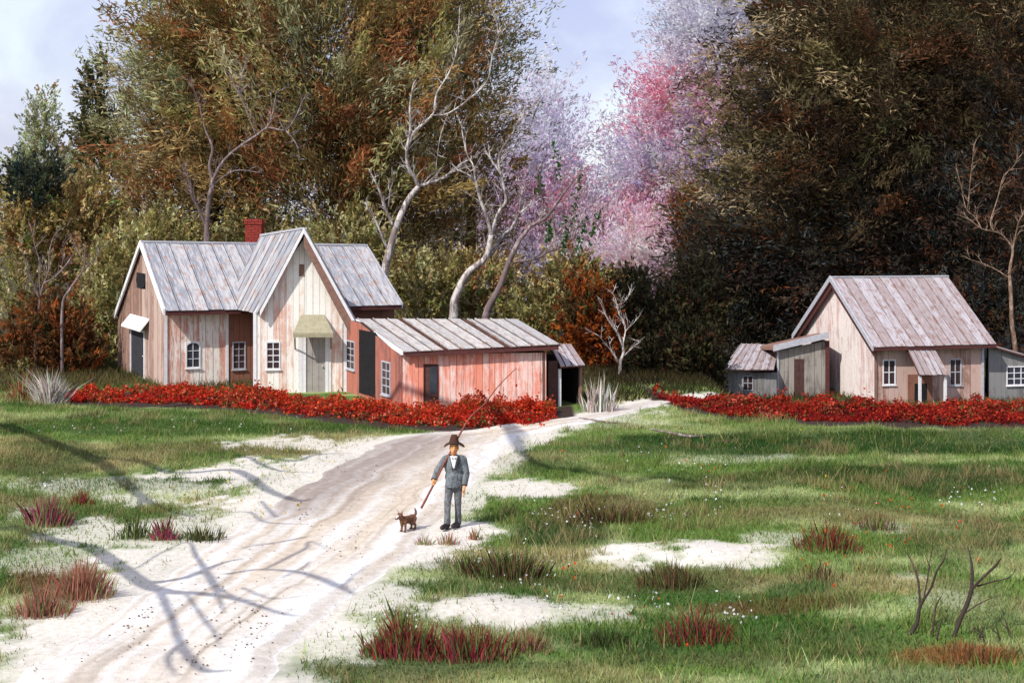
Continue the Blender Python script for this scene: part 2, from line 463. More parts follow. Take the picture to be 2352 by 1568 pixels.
# ================================================================== GROUND
# road edges (row of the picture, left and right edge); turned into points on the ground
ROAD = [(903, 1640, 1690), (910, 1560, 1640), (918, 1500, 1560), (928, 1452, 1520), (938, 1415, 1490), (950, 1360, 1445), (965, 1270, 1370), (982, 1110, 1285), (1000, 930, 1205),
        (1020, 862, 1165), (1050, 800, 1140), (1085, 745, 1105), (1120, 690, 1075), (1160, 630, 1040), (1205, 560, 1005), (1260, 470, 960),
        (1320, 380, 880), (1380, 290, 800), (1440, 205, 725), (1500, 130, 670), (1568, 60, 620), (1680, -60, 520), (1850, -200, 400)]
R_py = np.array([r[0] for r in ROAD], float)
R_Y = EYE * F / (R_py - HZ)
R_xl = (np.array([r[1] for r in ROAD]) - CX) * R_Y / F
R_xr = (np.array([r[2] for r in ROAD]) - CX) * R_Y / F
o_ = np.argsort(R_Y)
R_Y, R_xl, R_xr = R_Y[o_], R_xl[o_], R_xr[o_]
def road_across(x, y):
    l = np.interp(y, R_Y, R_xl); r = np.interp(y, R_Y, R_xr)
    return (x - l) / np.maximum(r - l, 0.2), r - l
def road_dist(x, y):            # metres outside the road edge, negative inside
    l = np.interp(y, R_Y, R_xl); r = np.interp(y, R_Y, R_xr)
    d = np.maximum(l - x, x - r) * 0.75
    d = np.where(y > R_Y[-1], np.maximum(d, (y - R_Y[-1])), d)
    return d
# pale sand patches among the grass: picture position, size, strength
SAND = [(250, 1122, 260, 26, .5), (150, 1285, 190, 36, .55), (320, 1230, 220, 40, .75), (150, 1400, 160, 40, .5), (90, 1490, 120, 50, .55), (260, 1470, 260, 105, 1.0), (400, 1300, 190, 52, .95), (500, 1215, 130, 30, .8), (360, 1400, 220, 70, 1.0), (90, 1560, 160, 26, .8), (640, 1110, 150, 40, .9), (330, 1150, 120, 18, .7), (1560, 1276, 230, 34, 1.0), (1690, 1290, 120, 24, .8), (1215, 1128, 120, 24, .95), (1110, 1402, 170, 36, .9), (1300, 1410, 150, 28, .7), (1010, 1222, 130, 34, 1.1), (940, 1265, 110, 38, 1.0),
        (560, 1092, 210, 25, 1.0), (700, 1070, 160, 22, .95), (420, 1132, 150, 20, .6), (590, 1158, 170, 24, 1.0), (720, 1022, 200, 20, .85), (480, 1180, 110, 20, .5),
        (430, 1275, 160, 30, .7), (300, 1380, 150, 60, .85), (230, 1500, 150, 60, .75), (60, 1545, 60, 26, .7), (860, 1380, 110, 40, .8), (760, 1470, 110, 60, .8),
        (1780, 1240, 90, 16, .55), (2020, 1215, 80, 16, .4), (1720, 1058, 200, 12, .45), (330, 1125, 90, 22, .55), (60, 1180, 40, 20, .5), (1130, 1055, 70, 40, .75), (1060, 1120, 60, 60, .8), (1480, 970, 120, 10, .4), (2200, 1390, 120, 20, .25), (2080, 1330, 50, 14, .4), (60, 905, 40, 26, .5), (1380, 955, 90, 12, .6)]
def sandmask(x, y):
    px, py = topx(x, y)
    n = fbm(x * 1.1, y * 0.7, 31, 4) - 0.5
    n2 = fbm(x * 5, y * 4, 37, 3) - 0.5
    m = np.zeros_like(x)
    for cx_, cy_, rx, ry, s in SAND:
        q = 1 - ((px - cx_) / rx) ** 2 - ((py - cy_) / ry) ** 2
        m = np.maximum(m, s * sstep(-0.35, 0.65, q + n * 2.0 + n2 * 1.5))
    rd = road_dist(x, y)
    m = np.maximum(m, 0.95 * (1 - sstep(0.0, 0.75, rd + n * 1.6 + n2 * 0.5)))
    return np.clip(m, 0, 1)
PATCH = [(620, 965, 600, 20, (0.10, 0.17, 0.035), .5), (400, 985, 520, 18, (0.04, 0.105, 0.016), .8), (350, 1110, 300, 20, (0.036, 0.095, 0.014), .9), (120, 1070, 120, 60, (0.055, 0.10, 0.022), .7),
         (1900, 1020, 560, 34, (0.026, 0.072, 0.012), .95), (1560, 1030, 200, 24, (0.028, 0.08, 0.013), .9), (1420, 1040, 260, 14, (0.13, 0.19, 0.06), .35), (1700, 985, 420, 12, (0.26, 0.33, 0.11), .6), (2250, 1000, 120, 24, (0.11, 0.15, 0.055), .6),
         (1250, 1075, 120, 22, (0.06, 0.12, 0.022), .7), (1700, 1120, 300, 24, (0.09, 0.085, 0.03), .5), (2100, 1105, 320, 40, (0.036, 0.075, 0.015), .85),
         (1300, 1225, 120, 34, (0.03, 0.065, 0.015), .8), (1400, 1175, 170, 32, (0.13, 0.085, 0.035), .7), (1030, 1300, 110, 22, (0.045, 0.09, 0.02), .8), (1850, 1180, 300, 30, (0.10, 0.11, 0.035), .4),
         (1100, 1340, 200, 20, (0.12, 0.15, 0.05), .5), (1500, 1340, 320, 26, (0.10, 0.115, 0.04), .6), (1830, 1360, 90, 18, (0.025, 0.10, 0.015), .8), (1800, 1395, 200, 14, (0.13, 0.06, 0.025), .7),
         (1400, 1470, 220, 30, (0.055, 0.10, 0.025), .7), (1000, 1530, 300, 18, (0.075, 0.12, 0.035), .7), (900, 1540, 250, 30, (0.10, 0.13, 0.05), .5), (1900, 1470, 240, 34, (0.075, 0.11, 0.028), .6),
         (2230, 1500, 170, 24, (0.26, 0.11, 0.04), .75), (2100, 1560, 240, 30, (0.24, 0.27, 0.13), .6), (2250, 1400, 130, 70, (0.19, 0.24, 0.09), .75), (2200, 1240, 160, 60, (0.075, 0.105, 0.03), .6),
         (120, 1350, 120, 50, (0.19, 0.095, 0.05), .75), (110, 1440, 110, 40, (0.10, 0.085, 0.035), .7), (110, 1500, 140, 40, (0.12, 0.16, 0.055), .6), (250, 1195, 240, 34, (0.10, 0.15, 0.04), .6), (80, 1160, 70, 26, (0.16, 0.17, 0.07), .5),
         (1650, 1510, 260, 22, (0.12, 0.115, 0.05), .5), (1050, 1440, 250, 60, (0.13, 0.12, 0.05), .4), (430, 1030, 200, 16, (0.13, 0.14, 0.05), .6)]
SOIL_FRONT = [(120, 930), (300, 935), (500, 943), (700, 962), (900, 984), (1050, 992), (1200, 986), (1310, 968)]
SOIL_FRONT2 = [(1500, 922), (1560, 945), (1650, 962), (1750, 972), (1900, 978), (2050, 984), (2200, 986), (2360, 988), (2600, 990)]
def front_line(pts):
    g = [G(*p) for p in pts]
    return np.array([v.x for v in g]), np.array([v.y for v in g])
B1x, B1y = front_line([(p[0], p[1] - 8) for p in SOIL_FRONT])
B2x, B2y = front_line([(p[0], p[1] - 10) for p in SOIL_FRONT2])
def grasscol(x, y):
    px, py = topx(x, y)
    a = fbm(x * 0.28, y * 0.55, 3, 4); b = fbm(x * 0.75, y * 1.3, 51, 3); c = fbm(x * 0.20 + 7, y * 0.45, 77, 3)
    dark = np.array([0.055, 0.125, 0.020]); mid = np.array([0.14, 0.228, 0.048]); lite = np.array([0.35, 0.42, 0.17]); tan = np.array([0.38, 0.30, 0.15])
    t = sstep(0.30, 0.55, a)[..., None]; u = sstep(0.47, 0.70, b)[..., None]; w = (0.6 * sstep(0.57, 0.70, c))[..., None]
    col = dark * (1 - t) + mid * t
    col = col * (1 - u) + lite * u
    col = col * (1 - w) + tan * w
    n = fbm(x * 0.9, y * 1.2, 91, 3) - 0.5
    for cx_, cy_, rx, ry, pc, s in PATCH:
        q = 1 - ((px - cx_) / rx) ** 2 - ((py - cy_) / ry) ** 2
        k = (s * sstep(-0.3, 0.6, q + n * 1.6))[..., None]
        col = col * (1 - k) + np.array(pc) * k
    return col
def soil_shade_zone(x, y):
    """bare earth under the flower beds, with their front shadow line painted in dark"""
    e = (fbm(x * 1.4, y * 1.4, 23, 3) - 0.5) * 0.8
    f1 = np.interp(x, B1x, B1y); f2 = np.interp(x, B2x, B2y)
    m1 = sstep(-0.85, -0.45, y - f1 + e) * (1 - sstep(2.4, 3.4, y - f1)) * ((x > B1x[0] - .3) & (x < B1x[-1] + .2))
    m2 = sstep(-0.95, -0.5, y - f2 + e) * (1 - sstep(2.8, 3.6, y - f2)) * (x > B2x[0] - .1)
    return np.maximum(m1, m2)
SANDC = np.array([0.80, 0.755, 0.67])
def ground_color(x, y):
    m = sandmask(x, y)[..., None]
    g = grasscol(x, y)
    tint = (fbm(x * 0.5, y * 0.5, 61, 3))[..., None]
    s = SANDC * (0.86 + 0.24 * tint) * (1 - 0.0 * m) + 0.0
    green = np.array([0.50, 0.54, 0.36])
    s = s * (0.6 + 0.4 * sstep(0.4, 0.9, m)) + green * (0.4 * (1 - sstep(0.4, 0.9, m)))
    col = g * (1 - m) + s * m
    z = soil_shade_zone(x, y)[..., None]
    return col * (1 - z) + np.array([0.045, 0.026, 0.02]) * z  # dark earth colour doubles as the shade line along the beds
xs = np.unique(np.concatenate([np.linspace(-600, -30, 14), np.linspace(-30, -18, 40), np.arange(-18, 20, 0.15), np.linspace(20, 32, 40), np.linspace(32, 600, 14)]))
ys = np.unique(np.concatenate([np.linspace(-40, 14, 12), np.arange(14, 47, 0.16), np.arange(47, 62, 0.35), np.linspace(62, 120, 30), np.linspace(120, 1200, 16)]))
GX, GY = np.meshgrid(xs, ys)
GZ = gz(GX, GY)
nx, ny = len(xs), len(ys)
idx = np.arange(nx * ny).reshape(ny, nx)
quads = np.stack([idx[:-1, :-1], idx[:-1, 1:], idx[1:, 1:], idx[1:, :-1]], -1).reshape(-1, 4)
gcol = ground_color(GX.ravel(), np.maximum(GY.ravel(), 12.0))
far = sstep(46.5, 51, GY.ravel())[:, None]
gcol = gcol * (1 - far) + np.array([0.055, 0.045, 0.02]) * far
tag(build('ground', np.stack([GX.ravel(), GY.ravel(), GZ.ravel()], 1), quads, M['soil'], smooth=True, col=gcol), kind='structure')

# road: a sheet of its own just above the ground, ragged along both edges
ty = np.concatenate([np.arange(R_Y[0], 44.6, 0.10), [44.6]])
NU = 90
tu = np.linspace(0, 1, NU)
RY, RU = np.meshgrid(ty, tu, indexing='ij')
l = np.interp(RY, R_Y, R_xl) + 0.45 * (fbm(RY * 0.9, RY * 0 + 3, 71, 4) - 0.5)
r = np.interp(RY, R_Y, R_xr) + 0.45 * (fbm(RY * 0.9, RY * 0 + 9, 73, 4) - 0.5)
RX = l + (r - l) * RU
ruts = -0.012 * np.exp(-((RU - 0.30) / 0.07) ** 2) - 0.012 * np.exp(-((RU - 0.68) / 0.07) ** 2)
RZ = gz(RX, RY) + 0.030 + ruts + 0.012 * (fbm(RU * 14, RY * 0.35, 83, 3) - 0.5) - 0.035 * (np.abs(RU - .5) * 2) ** 8
st = fbm(RU * 17 + 0.05 * fbm(RX, RY, 2, 2), RY * 0.07, 41, 3)           # wheel streaks run along the road
st2 = fbm(RU * 40, RY * 0.10, 43, 3)
blot = fbm(RX * 0.9, RY * 0.5, 47, 4)
white = np.array([0.84, 0.835, 0.81]); tanc = np.array([0.69, 0.595, 0.475]); brown = np.array([0.36, 0.285, 0.215]); mauve = np.array([0.36, 0.30, 0.265])
mid = np.exp(-((RU - 0.52) / 0.30) ** 2)
k1 = (sstep(0.36, 0.70, st * 0.6 + blot * 0.25 + 0.22 * mid) * (0.7 + .3 * sstep(19, 25, RY)))[..., None]
rc = white * (1 - k1) + tanc * k1
k2 = (0.75 * sstep(0.55, 0.68, st2 * 0.5 + st * 0.5) * (mid * 0.8 + .2))[..., None]
rc = rc * (1 - k2) + brown * k2
bandw = 0.30 * sstep(23, 29, RY)                                        # damp bare earth along the upper left side
k3 = (np.exp(-((RU - 0.12 - 0.16 * sstep(30, 36, RY)) / (0.05 + bandw)) ** 2) * sstep(25.5, 30, RY) * (1 - sstep(37, 38.5, RY)) * (0.6 + 0.75 * st))[..., None]
rc = rc * (1 - np.clip(k3, 0, .95)) + mauve * np.clip(k3, 0, .95)
k4 = (sstep(39, 42, RY) * 0.55)[..., None]
rc = rc * (1 - k4) + np.array([0.62, 0.57, 0.53]) * k4
ridx = np.arange(RX.size).reshape(RX.shape)
rq = np.stack([ridx[:-1, :-1], ridx[:-1, 1:], ridx[1:, 1:], ridx[1:, :-1]], -1).reshape(-1, 4)
tag(build('dirt_road', np.stack([RX.ravel(), RY.ravel(), RZ.ravel()], 1), rq, M['road'], smooth=True, col=rc.reshape(-1, 3)), kind='structure')

# ------------------------------------------------------------------ grass
def blades(x, y, h, w, lean, col, rng, base_z=None):
    n = len(x)
    z = gz(x, y) if base_z is None else base_z
    a = rng.uniform(0, 2 * np.pi, n)
    la = rng.uniform(0, 2 * np.pi, n)
    p = np.stack([x, y, z - 0.01], 1)
    side = np.stack([np.cos(a), np.sin(a) * 0.6, np.zeros(n)], 1) * (w / 2)[:, None]
    tip = p + np.stack([np.cos(la) * lean * h, np.sin(la) * lean * h, h], 1)
    V = np.stack([p - side, p + side, tip], 1).reshape(-1, 3)
    Fc = np.arange(3 * n).reshape(n, 3)
    C = np.repeat(col, 3, 0).reshape(n, 3, 3)
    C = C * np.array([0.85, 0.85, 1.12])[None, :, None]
    return V, Fc, np.clip(C.reshape(-1, 3), 0, 1)
def jitter_col(c, rng, v=0.3, h=0.12):
    n = len(c)
    return np.clip(c * (1 + v * rng.uniform(-1, 1, (n, 1))) * (1 + h * rng.uniform(-1, 1, (n, 3))), 0.004, 1)
rng = np.random.default_rng(5)
N = 1100000
y = np.sqrt(rng.uniform(15.0 ** 2, 49.0 ** 2, N))
hw = 0.364 * y + 3.0
x = rng.uniform(-1, 1, N) * hw
keep = rng.uniform(0, 1, N) < np.clip(30.0 / y, 0.45, 1.0) * 0.62
m = sandmask(x, y)
keep &= rng.uniform(0, 1, N) < (1 - m) ** 1.4 + 0.012
keep &= road_dist(x, y) > 0.10 + 0.35 * (fbm(x * 2, y * 2, 13, 2) - 0.5)
keep &= soil_shade_zone(x, y) < 0.35
keep &= ~((x > 7.2) & (y > 45)) & ~((y > 42.6) & (x > -12) & (x < 2))
x, y, m = x[keep], y[keep], m[keep]
n = len(x)
tall = fbm(x * 0.6, y * 0.6, 101, 3)
h = rng.uniform(0.045, 0.11, n) * (0.6 + 1.0 * tall) * (1 - 0.4 * m)
h = np.where(rng.uniform(0, 1, n) < 0.03, h * 2.0, h)
weed = sstep(.60, .72, fbm(x * 1.9, y * 1.9, 141, 3)) * (rng.uniform(0, 1, n) < .5)
h = h * (1 + 1.5 * weed)
gc = grasscol(x, y)
gc = gc * (1 - 0.35 * m[:, None]) + np.array([0.42, 0.44, 0.24]) * (0.35 * m[:, None])
wk = (weed * .6)[:, None]; gc = gc * (1 - wk) + np.where((fbm(x * .4, y * .4, 143, 2) > .5)[:, None], np.array([.33, .25, .12]), np.array([.16, .21, .05])) * wk
odd = rng.uniform(0, 1, n) < 0.10
gc[odd] = gc[odd] * 0.3 + np.array([0.34, 0.27, 0.13]) * 0.7
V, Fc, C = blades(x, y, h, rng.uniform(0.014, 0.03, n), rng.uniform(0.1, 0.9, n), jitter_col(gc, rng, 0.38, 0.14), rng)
tag(build('grass', V, Fc, M['blade'], col=C), 'short mixed green and straw grass over the field', 'grass', kind='stuff')

# rougher, browner growth on the ground behind the buildings
N = 90000
y = rng.uniform(44.5, 66, N); x = rng.uniform(-1, 1, N) * (0.364 * y + 3)
keep = ~((x < 2.3) & (y < 47)) & ~((x > 7.2) & (y < 50)) & (road_dist(x, y) > .3) & (soil_shade_zone(x, y) < .3)
x, y = x[keep], y[keep]; n = len(x)
gc = np.array([.095, .075, .028]) * (.5 + 1.0 * fbm(x * .5, y * .5, 111, 3))[:, None]
gc = np.where((fbm(x * .7, y * .7, 113, 3) > .55)[:, None], np.array([.10, .105, .035]), gc)
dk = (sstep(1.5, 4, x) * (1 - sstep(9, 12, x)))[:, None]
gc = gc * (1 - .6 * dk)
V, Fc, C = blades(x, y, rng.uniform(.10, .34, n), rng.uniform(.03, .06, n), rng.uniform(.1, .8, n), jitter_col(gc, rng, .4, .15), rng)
tag(build('grass', V, Fc, M['blade'], col=C), 'rough brownish grass on the ground behind the buildings', 'grass', kind='stuff')

# ================================================================== FOLIAGE
def nrm(v): return v / np.maximum(np.linalg.norm(v, axis=-1, keepdims=True), 1e-6)
def foliage(blobs, seed):
    """blobs: (centre, radii, sprays, palette, bias, spray length, leaf length, leaf width, leaves per spray)"""
    rng = np.random.default_rng(seed)
    VV, CC = [], []
    for c, r, ns, pal, d, L, ll, lw, k in blobs:
        u = nrm(rng.normal(size=(ns, 3)))
        rr = rng.uniform(0.12, 1, ns) ** 0.5
        lump = 0.72 + 0.5 * vnoise(u[:, 0] * 2.3 + 10 + seed, u[:, 2] * 2.3 + u[:, 1] * 1.7, seed)
        p = np.array(c) + u * (rr * lump)[:, None] * np.array(r)
        dr = nrm(u * 0.75 + np.array(d) + 0.35 * rng.normal(size=(ns, 3)))
        cols = np.array([q[0] for q in pal]); w = np.array([q[1] for q in pal], float)
        # neighbouring sprays tend to share a colour
        f = vnoise(p[:, 0] * 0.55 + p[:, 1] * .2, p[:, 2] * 0.55 + p[:, 1] * 0.4, seed + 3) * 0.62 + rng.uniform(0, 1, ns) * 0.38
        f = np.argsort(np.argsort(f)) / ns
        ci = np.searchsorted(np.cumsum(w / w.sum()), f).clip(0, len(w) - 1)
        col = jitter_col(cols[ci], rng, 0.30, 0.10)
        Ls = L * rng.uniform(0.5, 1.3, ns)
        t = rng.uniform(0, 1, (ns, k))
        wob = rng.normal(size=(ns, k, 3)) * (Ls * 0.12)[:, None, None] * (1.05 - 0.75 * t)[..., None]
        sag = rng.uniform(-.30, .12, ns)[:, None] * (L > 1.5)
        q = p[:, None, :] + dr[:, None, :] * (Ls[:, None] * t)[..., None] + wob
        q[..., 2] += sag * Ls[:, None] * t ** 2
        ld = nrm(dr[:, None, :] + 0.55 * rng.normal(size=(ns, k, 3)))
        sd = nrm(np.cross(ld, rng.normal(size=(ns, k, 3))))
        a = ll * rng.uniform(0.6, 1.35, (ns, k, 1)); b = lw * rng.uniform(0.6, 1.35, (ns, k, 1))
        v0 = q - ld * a * 0.5; v2 = q + ld * a * 0.5; v1 = q + sd * b * 0.5 - ld * a * 0.05; v3 = q - sd * b * 0.5 - ld * a * 0.05
        VV.append(np.stack([v0, v1, v2, v3], 2).reshape(-1, 3))
        lc = np.repeat(col[:, None, :], k, 1) * rng.uniform(0.78, 1.25, (ns, k, 1))
        CC.append(np.repeat(lc[:, :, None, :], 4, 2).reshape(-1, 3))
    V = np.concatenate(VV); C = np.clip(np.concatenate(CC), 0.002, 0.92)
    return V, np.arange(len(V)).reshape(-1, 4), C
def blob(px, py, rx, ry, Y, pal, ns, d=(0, 0, .4), L=0.9, ll=0.22, lw=0.085, k=22, rd=None, dY=0.0, thin=1.0):
    ns = int(ns * thin)
    c = P(px, py, Y + dY); s = Y / F
    return (tuple(c), (rx * s, rd if rd is not None else 0.6 * (rx + ry) * 0.5 * s + 0.3, ry * s), ns, pal, d, L, ll, lw, k)
PAL = {
    'olive': [((0.17, 0.129, 0.048), 2), ((0.382, 0.278, 0.1), 3), ((0.604, 0.474, 0.232), 2.2), ((0.299, 0.129, 0.052), 1.3), ((0.141, 0.241, 0.049), 0.7), ((0.302, 0.251, 0.112), 2)],
    'rusty': [((0.164, 0.116, 0.045), 2), ((0.389, 0.253, 0.097), 2.4), ((0.345, 0.138, 0.055), 1.8), ((0.543, 0.427, 0.204), 2), ((0.116, 0.214, 0.041), 0.6)],
    'wisp': [((0.395, 0.38, 0.205), 2), ((0.27, 0.261, 0.127), 2), ((0.601, 0.601, 0.443), 1)],
    'yolive': [((0.374, 0.330, 0.127), 3), ((0.264, 0.231, 0.079), 2), ((0.495, 0.462, 0.231), 2), ((0.209, 0.143, 0.051), 1)],  # light yellow olive, painting the glow round the houses into the leaves
    'pale': [((0.36, 0.38, 0.19), 2), ((0.48, 0.50, 0.35), 2), ((0.26, 0.25, 0.11), 1.3), ((0.32, 0.20, 0.09), .5)],
    'spiky': [((0.065, 0.075, 0.03), 3), ((0.12, 0.112, 0.042), 2), ((0.20, 0.16, 0.07), 1.5)],
    'bluegreen': [((0.025, 0.04, 0.034), 3), ((0.05, 0.062, 0.042), 2), ((0.10, 0.105, 0.05), 1)],
    'rustbush': [((0.15, 0.066, 0.026), 3), ((0.24, 0.082, 0.026), 2), ((0.10, 0.07, 0.028), 2), ((0.34, 0.10, 0.026), .8)],
    'orange': [((0.302, 0.076, 0.013), 3), ((0.187, 0.054, 0.016), 2), ((0.058, 0.02, 0.012), 1), ((0.115, 0.086, 0.03), 1)],
    'dark': [((0.022, 0.020, 0.010), 3), ((0.035, 0.034, 0.016), 2), ((0.06, 0.028, 0.014), 1), ((0.07, 0.062, 0.026), 1)],
    'black': [((0.032, 0.026, 0.020), 3), ((0.055, 0.066, 0.062), 2), ((0.125, 0.048, 0.022), .9), ((0.085, 0.072, 0.045), 1.3), ((0.062, 0.038, 0.027), 1.6)],
    'brown': [((0.064, 0.040, 0.020), 3), ((0.138, 0.066, 0.029), 2), ((0.097, 0.077, 0.035), 2), ((0.209, 0.149, 0.077), 1.2)],
    'tan': [((0.42, 0.33, 0.18), 2), ((0.20, 0.155, 0.07), 2), ((0.075, 0.068, 0.03), 1.2), ((0.29, 0.215, 0.105), 2)],
    'white': [((0.90, 0.87, 0.90), 2), ((0.82, 0.76, 0.84), 1)],
    'lilac': [((0.76, 0.71, 0.86), 3), ((0.66, 0.58, 0.73), 2), ((0.84, 0.81, 0.92), 2), ((0.80, 0.55, 0.68), .7)],  # lilac and grey lilac drawn towards the sky colour as painted haze
    'greylilac': [((0.787, 0.762, 0.875), 3), ((0.900, 0.875, 0.920), 2), ((0.675, 0.637, 0.750), 1.3)],
    'pink': [((0.88, 0.37, 0.47), 3), ((0.90, 0.50, 0.57), 2), ((0.76, 0.52, 0.66), 1.4), ((0.80, 0.68, 0.80), 1.2)],
    'palepink': [((0.920, 0.651, 0.693), 3), ((0.882, 0.567, 0.693), 2), ((0.920, 0.777, 0.756), 2), ((0.798, 0.693, 0.819), 1)],
}
def trunk_into(root, pts, rad, mat, name='trunk', sides=8, sub=5):
    p, r = smoothpath(pts, rad, sub)
    return MB().tube(p, r, sides).make(name, mat, root, smooth=True)
def tree(name, base_px, Y, label, blobs, seed, trunk_top=None, trunk_r=0.35, limbs=(), cat='tree', group=None, mat='bark_dark', crown='crown'):
    bx = (base_px - CX) * Y / F
    b = Vector((bx, Y, float(gz(bx, Y))))
    root = empty(name, b, label, cat, group)
    V, Fc, C = foliage(blobs, seed)
    build(crown, V, Fc, M['blossom' if name == 'hazed_blossom_tree' else 'leaf'], root, col=C)
    if trunk_top:
        t = P(trunk_top[0], trunk_top[1], Y)
        mid = b.lerp(t, 0.5) + Vector((random.uniform(-.3, .3), random.uniform(-.3, .3), 0))
        trunk_into(root, [b - Vector((0, 0, .15)), b.lerp(mid, .3), mid, t], [trunk_r * 1.3, trunk_r, trunk_r * .7, trunk_r * .15], M[mat])
    if trunk_top and cat == 'tree':
        for i, bl_ in enumerate(blobs[:7]):
            c_ = Vector(bl_[0]); r_ = bl_[1]
            st_ = b.lerp(t, max(.15, min(.9, (c_.z - r_[2] * 1.2 - b.z) / max(t.z - b.z, .1))))
            en_ = c_ + Vector((random.uniform(-.3, .3) * r_[0], -r_[1] * .75, r_[2] * random.uniform(.2, .7)))
            m1 = st_.lerp(en_, .35) + Vector((0, 0, -.06 * (en_ - st_).length)); m2 = st_.lerp(en_, .7) + Vector((random.uniform(-.3, .3), 0, .04 * (en_ - st_).length))
            trunk_into(root, [st_, m1, m2, en_], [trunk_r * .34, trunk_r * .26, trunk_r * .16, .015], M[mat], 'branch', 6, 4)
    for i, l in enumerate(limbs):
        pts = [P(a, c, Y - 0.9 + 0.35 * j) for j, (a, c) in enumerate(l[0])]
        trunk_into(root, pts, l[1], M[l[2]], 'branch', 6)
    return root
def boughs(spots, Y, d, L=4.6, k=215, dY=-2.0):
    return [blob(a_, b_, 14, 14, Y, PAL[p_], 3, d, L=L, ll=.37, lw=.074, k=k, rd=.5, dY=dY) for a_, b_, p_ in spots]
def spread(x0, x1, y0, y1, n, pals, seed):
    r_ = random.Random(seed)
    return [(r_.uniform(x0, x1), r_.uniform(y0, y1), r_.choice(pals)) for _ in range(n)]
UP = (0, 0, .9); UL = (-.75, -.1, .55); UR = (.6, -.1, .75); LF = (-1.0, -.1, .38)

# far lilac and pink trees beyond the clearing, haze painted into their leaf colours
Yf = 96
def fb(px, py, rx, ry, pal, ns, d=UP, **k): return blob(px, py, rx, ry, Yf, PAL[pal], int(ns * (.95 if py < 430 else 1.3)), d, L=3.2, ll=.36, lw=.10, k=30, **k)
tree('hazed_blossom_tree', 1190, Yf, 'hazy lilac tree rising left of the sky gap behind the pale forked trees',
     [fb(1160, 320, 70, 130, 'greylilac', 130, UR), fb(1200, 420, 110, 110, 'lilac', 300, UP), fb(1120, 480, 60, 120, 'lilac', 120), fb(1285, 360, 48, 85, 'lilac', 90, UP), fb(1255, 250, 45, 70, 'greylilac', 60, UP), fb(1210, 620, 110, 70, 'lilac', 160)], 21, (1190, 240), .4, mat='bark_mauve')
tree('hazed_blossom_tree', 1270, Yf - 3, 'pink and lilac bushy tree right behind the leafy vine strands of the bare tree',
     [fb(1220, 495, 105, 65, 'pink', 230), fb(1290, 520, 75, 70, 'lilac', 130), fb(1330, 600, 80, 50, 'palepink', 120), fb(1328, 600, 30, 26, 'white', 40), fb(1292, 520, 22, 32, 'white', 30), fb(1240, 590, 90, 60, 'lilac', 130)], 22, (1265, 480), .35, mat='bark_mauve')
tree('hazed_blossom_tree', 1610, Yf + 4, 'tall grey lilac tree at the top edge beside the dark evergreens',
     [fb(1638, 60, 95, 130, 'greylilac', 360, UL), fb(1598, 130, 60, 90, 'greylilac', 110, UL), fb(1745, 30, 70, 90, 'greylilac', 220, UL), fb(1688, 170, 90, 90, 'greylilac', 220, UL), fb(1698, 330, 80, 120, 'lilac', 190, UL), fb(1678, 520, 90, 120, 'lilac', 190)], 23, (1620, 60), .45, mat='bark_mauve')
tree('hazed_blossom_tree', 1600, Yf, 'bright rose pink tree leaning into the sky gap above the lilac one',
     [fb(1610, 250, 95, 62, 'pink', 300, UL), fb(1545, 205, 32, 45, 'pink', 60, (-.3, 0, 1)), fb(1700, 240, 70, 60, 'pink', 110, UL), fb(1540, 300, 60, 25, 'pink', 70, LF), fb(1680, 300, 60, 40, 'pink', 80)], 24, (1620, 240), .35, mat='bark_mauve')
tree('hazed_blossom_tree', 1520, Yf - 2, 'lilac tree with ragged left edge below the rose pink one',
     [fb(1530, 395, 95, 60, 'lilac', 260, UL), fb(1460, 385, 40, 45, 'lilac', 60, UL), fb(1620, 420, 80, 70, 'lilac', 160, UL), fb(1450, 290, 22, 35, 'lilac', 22, (-.4, 0, 1))], 25, (1540, 380), .35, mat='bark_mauve')
tree('hazed_blossom_tree', 1470, Yf - 5, 'pale pink blossom mass painting the glow at the bottom of the sky gap',
     [fb(1470, 545, 100, 70, 'pink', 280), fb(1540, 500, 60, 70, 'pink', 130), fb(1480, 620, 120, 50, 'palepink', 320), fb(1390, 560, 50, 60, 'lilac', 90), fb(1470, 690, 130, 50, 'palepink', 200), fb(1400, 570, 80, 70, 'palepink', 220), fb(1480, 600, 90, 50, 'palepink', 200, dY=-5), fb(1440, 640, 80, 30, 'white', 60, dY=-5), fb(1436, 440, 36, 10, 'white', 14), fb(1530, 570, 50, 70, 'pink', 120)], 26, (1470, 540), .35, mat='bark_mauve')  # white and pale pink sprays stand in for the glow and a small cloud

# slender pale trees at the far left
def lb(px, py, rx, ry, Y, pal, ns, d=UP, **k):
    kk = dict(L=1.0, ll=.24, lw=.09, k=22); kk.update(k)
    return blob(px, py, rx, ry, Y, PAL[pal], ns, d, **kk)
tree('poplar_tree', 105, 78, 'pale yellow green slender tree at the far left skyline',
     [lb(100, 280, 26, 70, 78, 'pale', 70), lb(110, 370, 45, 90, 78, 'pale', 160), lb(70, 290, 10, 35, 78, 'pale', 12, (-.5, 0, .9)), lb(110, 500, 70, 90, 78, 'pale', 200)], 31, (102, 240), .2)
tree('poplar_tree', 55, 76, 'small pale olive tree at the left border under the sky',
     [lb(50, 400, 30, 60, 76, 'pale', 80), lb(30, 470, 50, 60, 76, 'yolive', 120), lb(60, 560, 80, 80, 76, 'wisp', 160)], 32, (50, 360), .2)
tree('poplar_tree', 178, 77, 'grey green thin tree between the pale poplar and the dark spiky tree',
     [lb(180, 400, 28, 60, 77, 'wisp', 80), lb(180, 480, 50, 70, 77, 'pale', 140), lb(180, 580, 70, 70, 77, 'yolive', 140)], 33, (178, 350), .2)
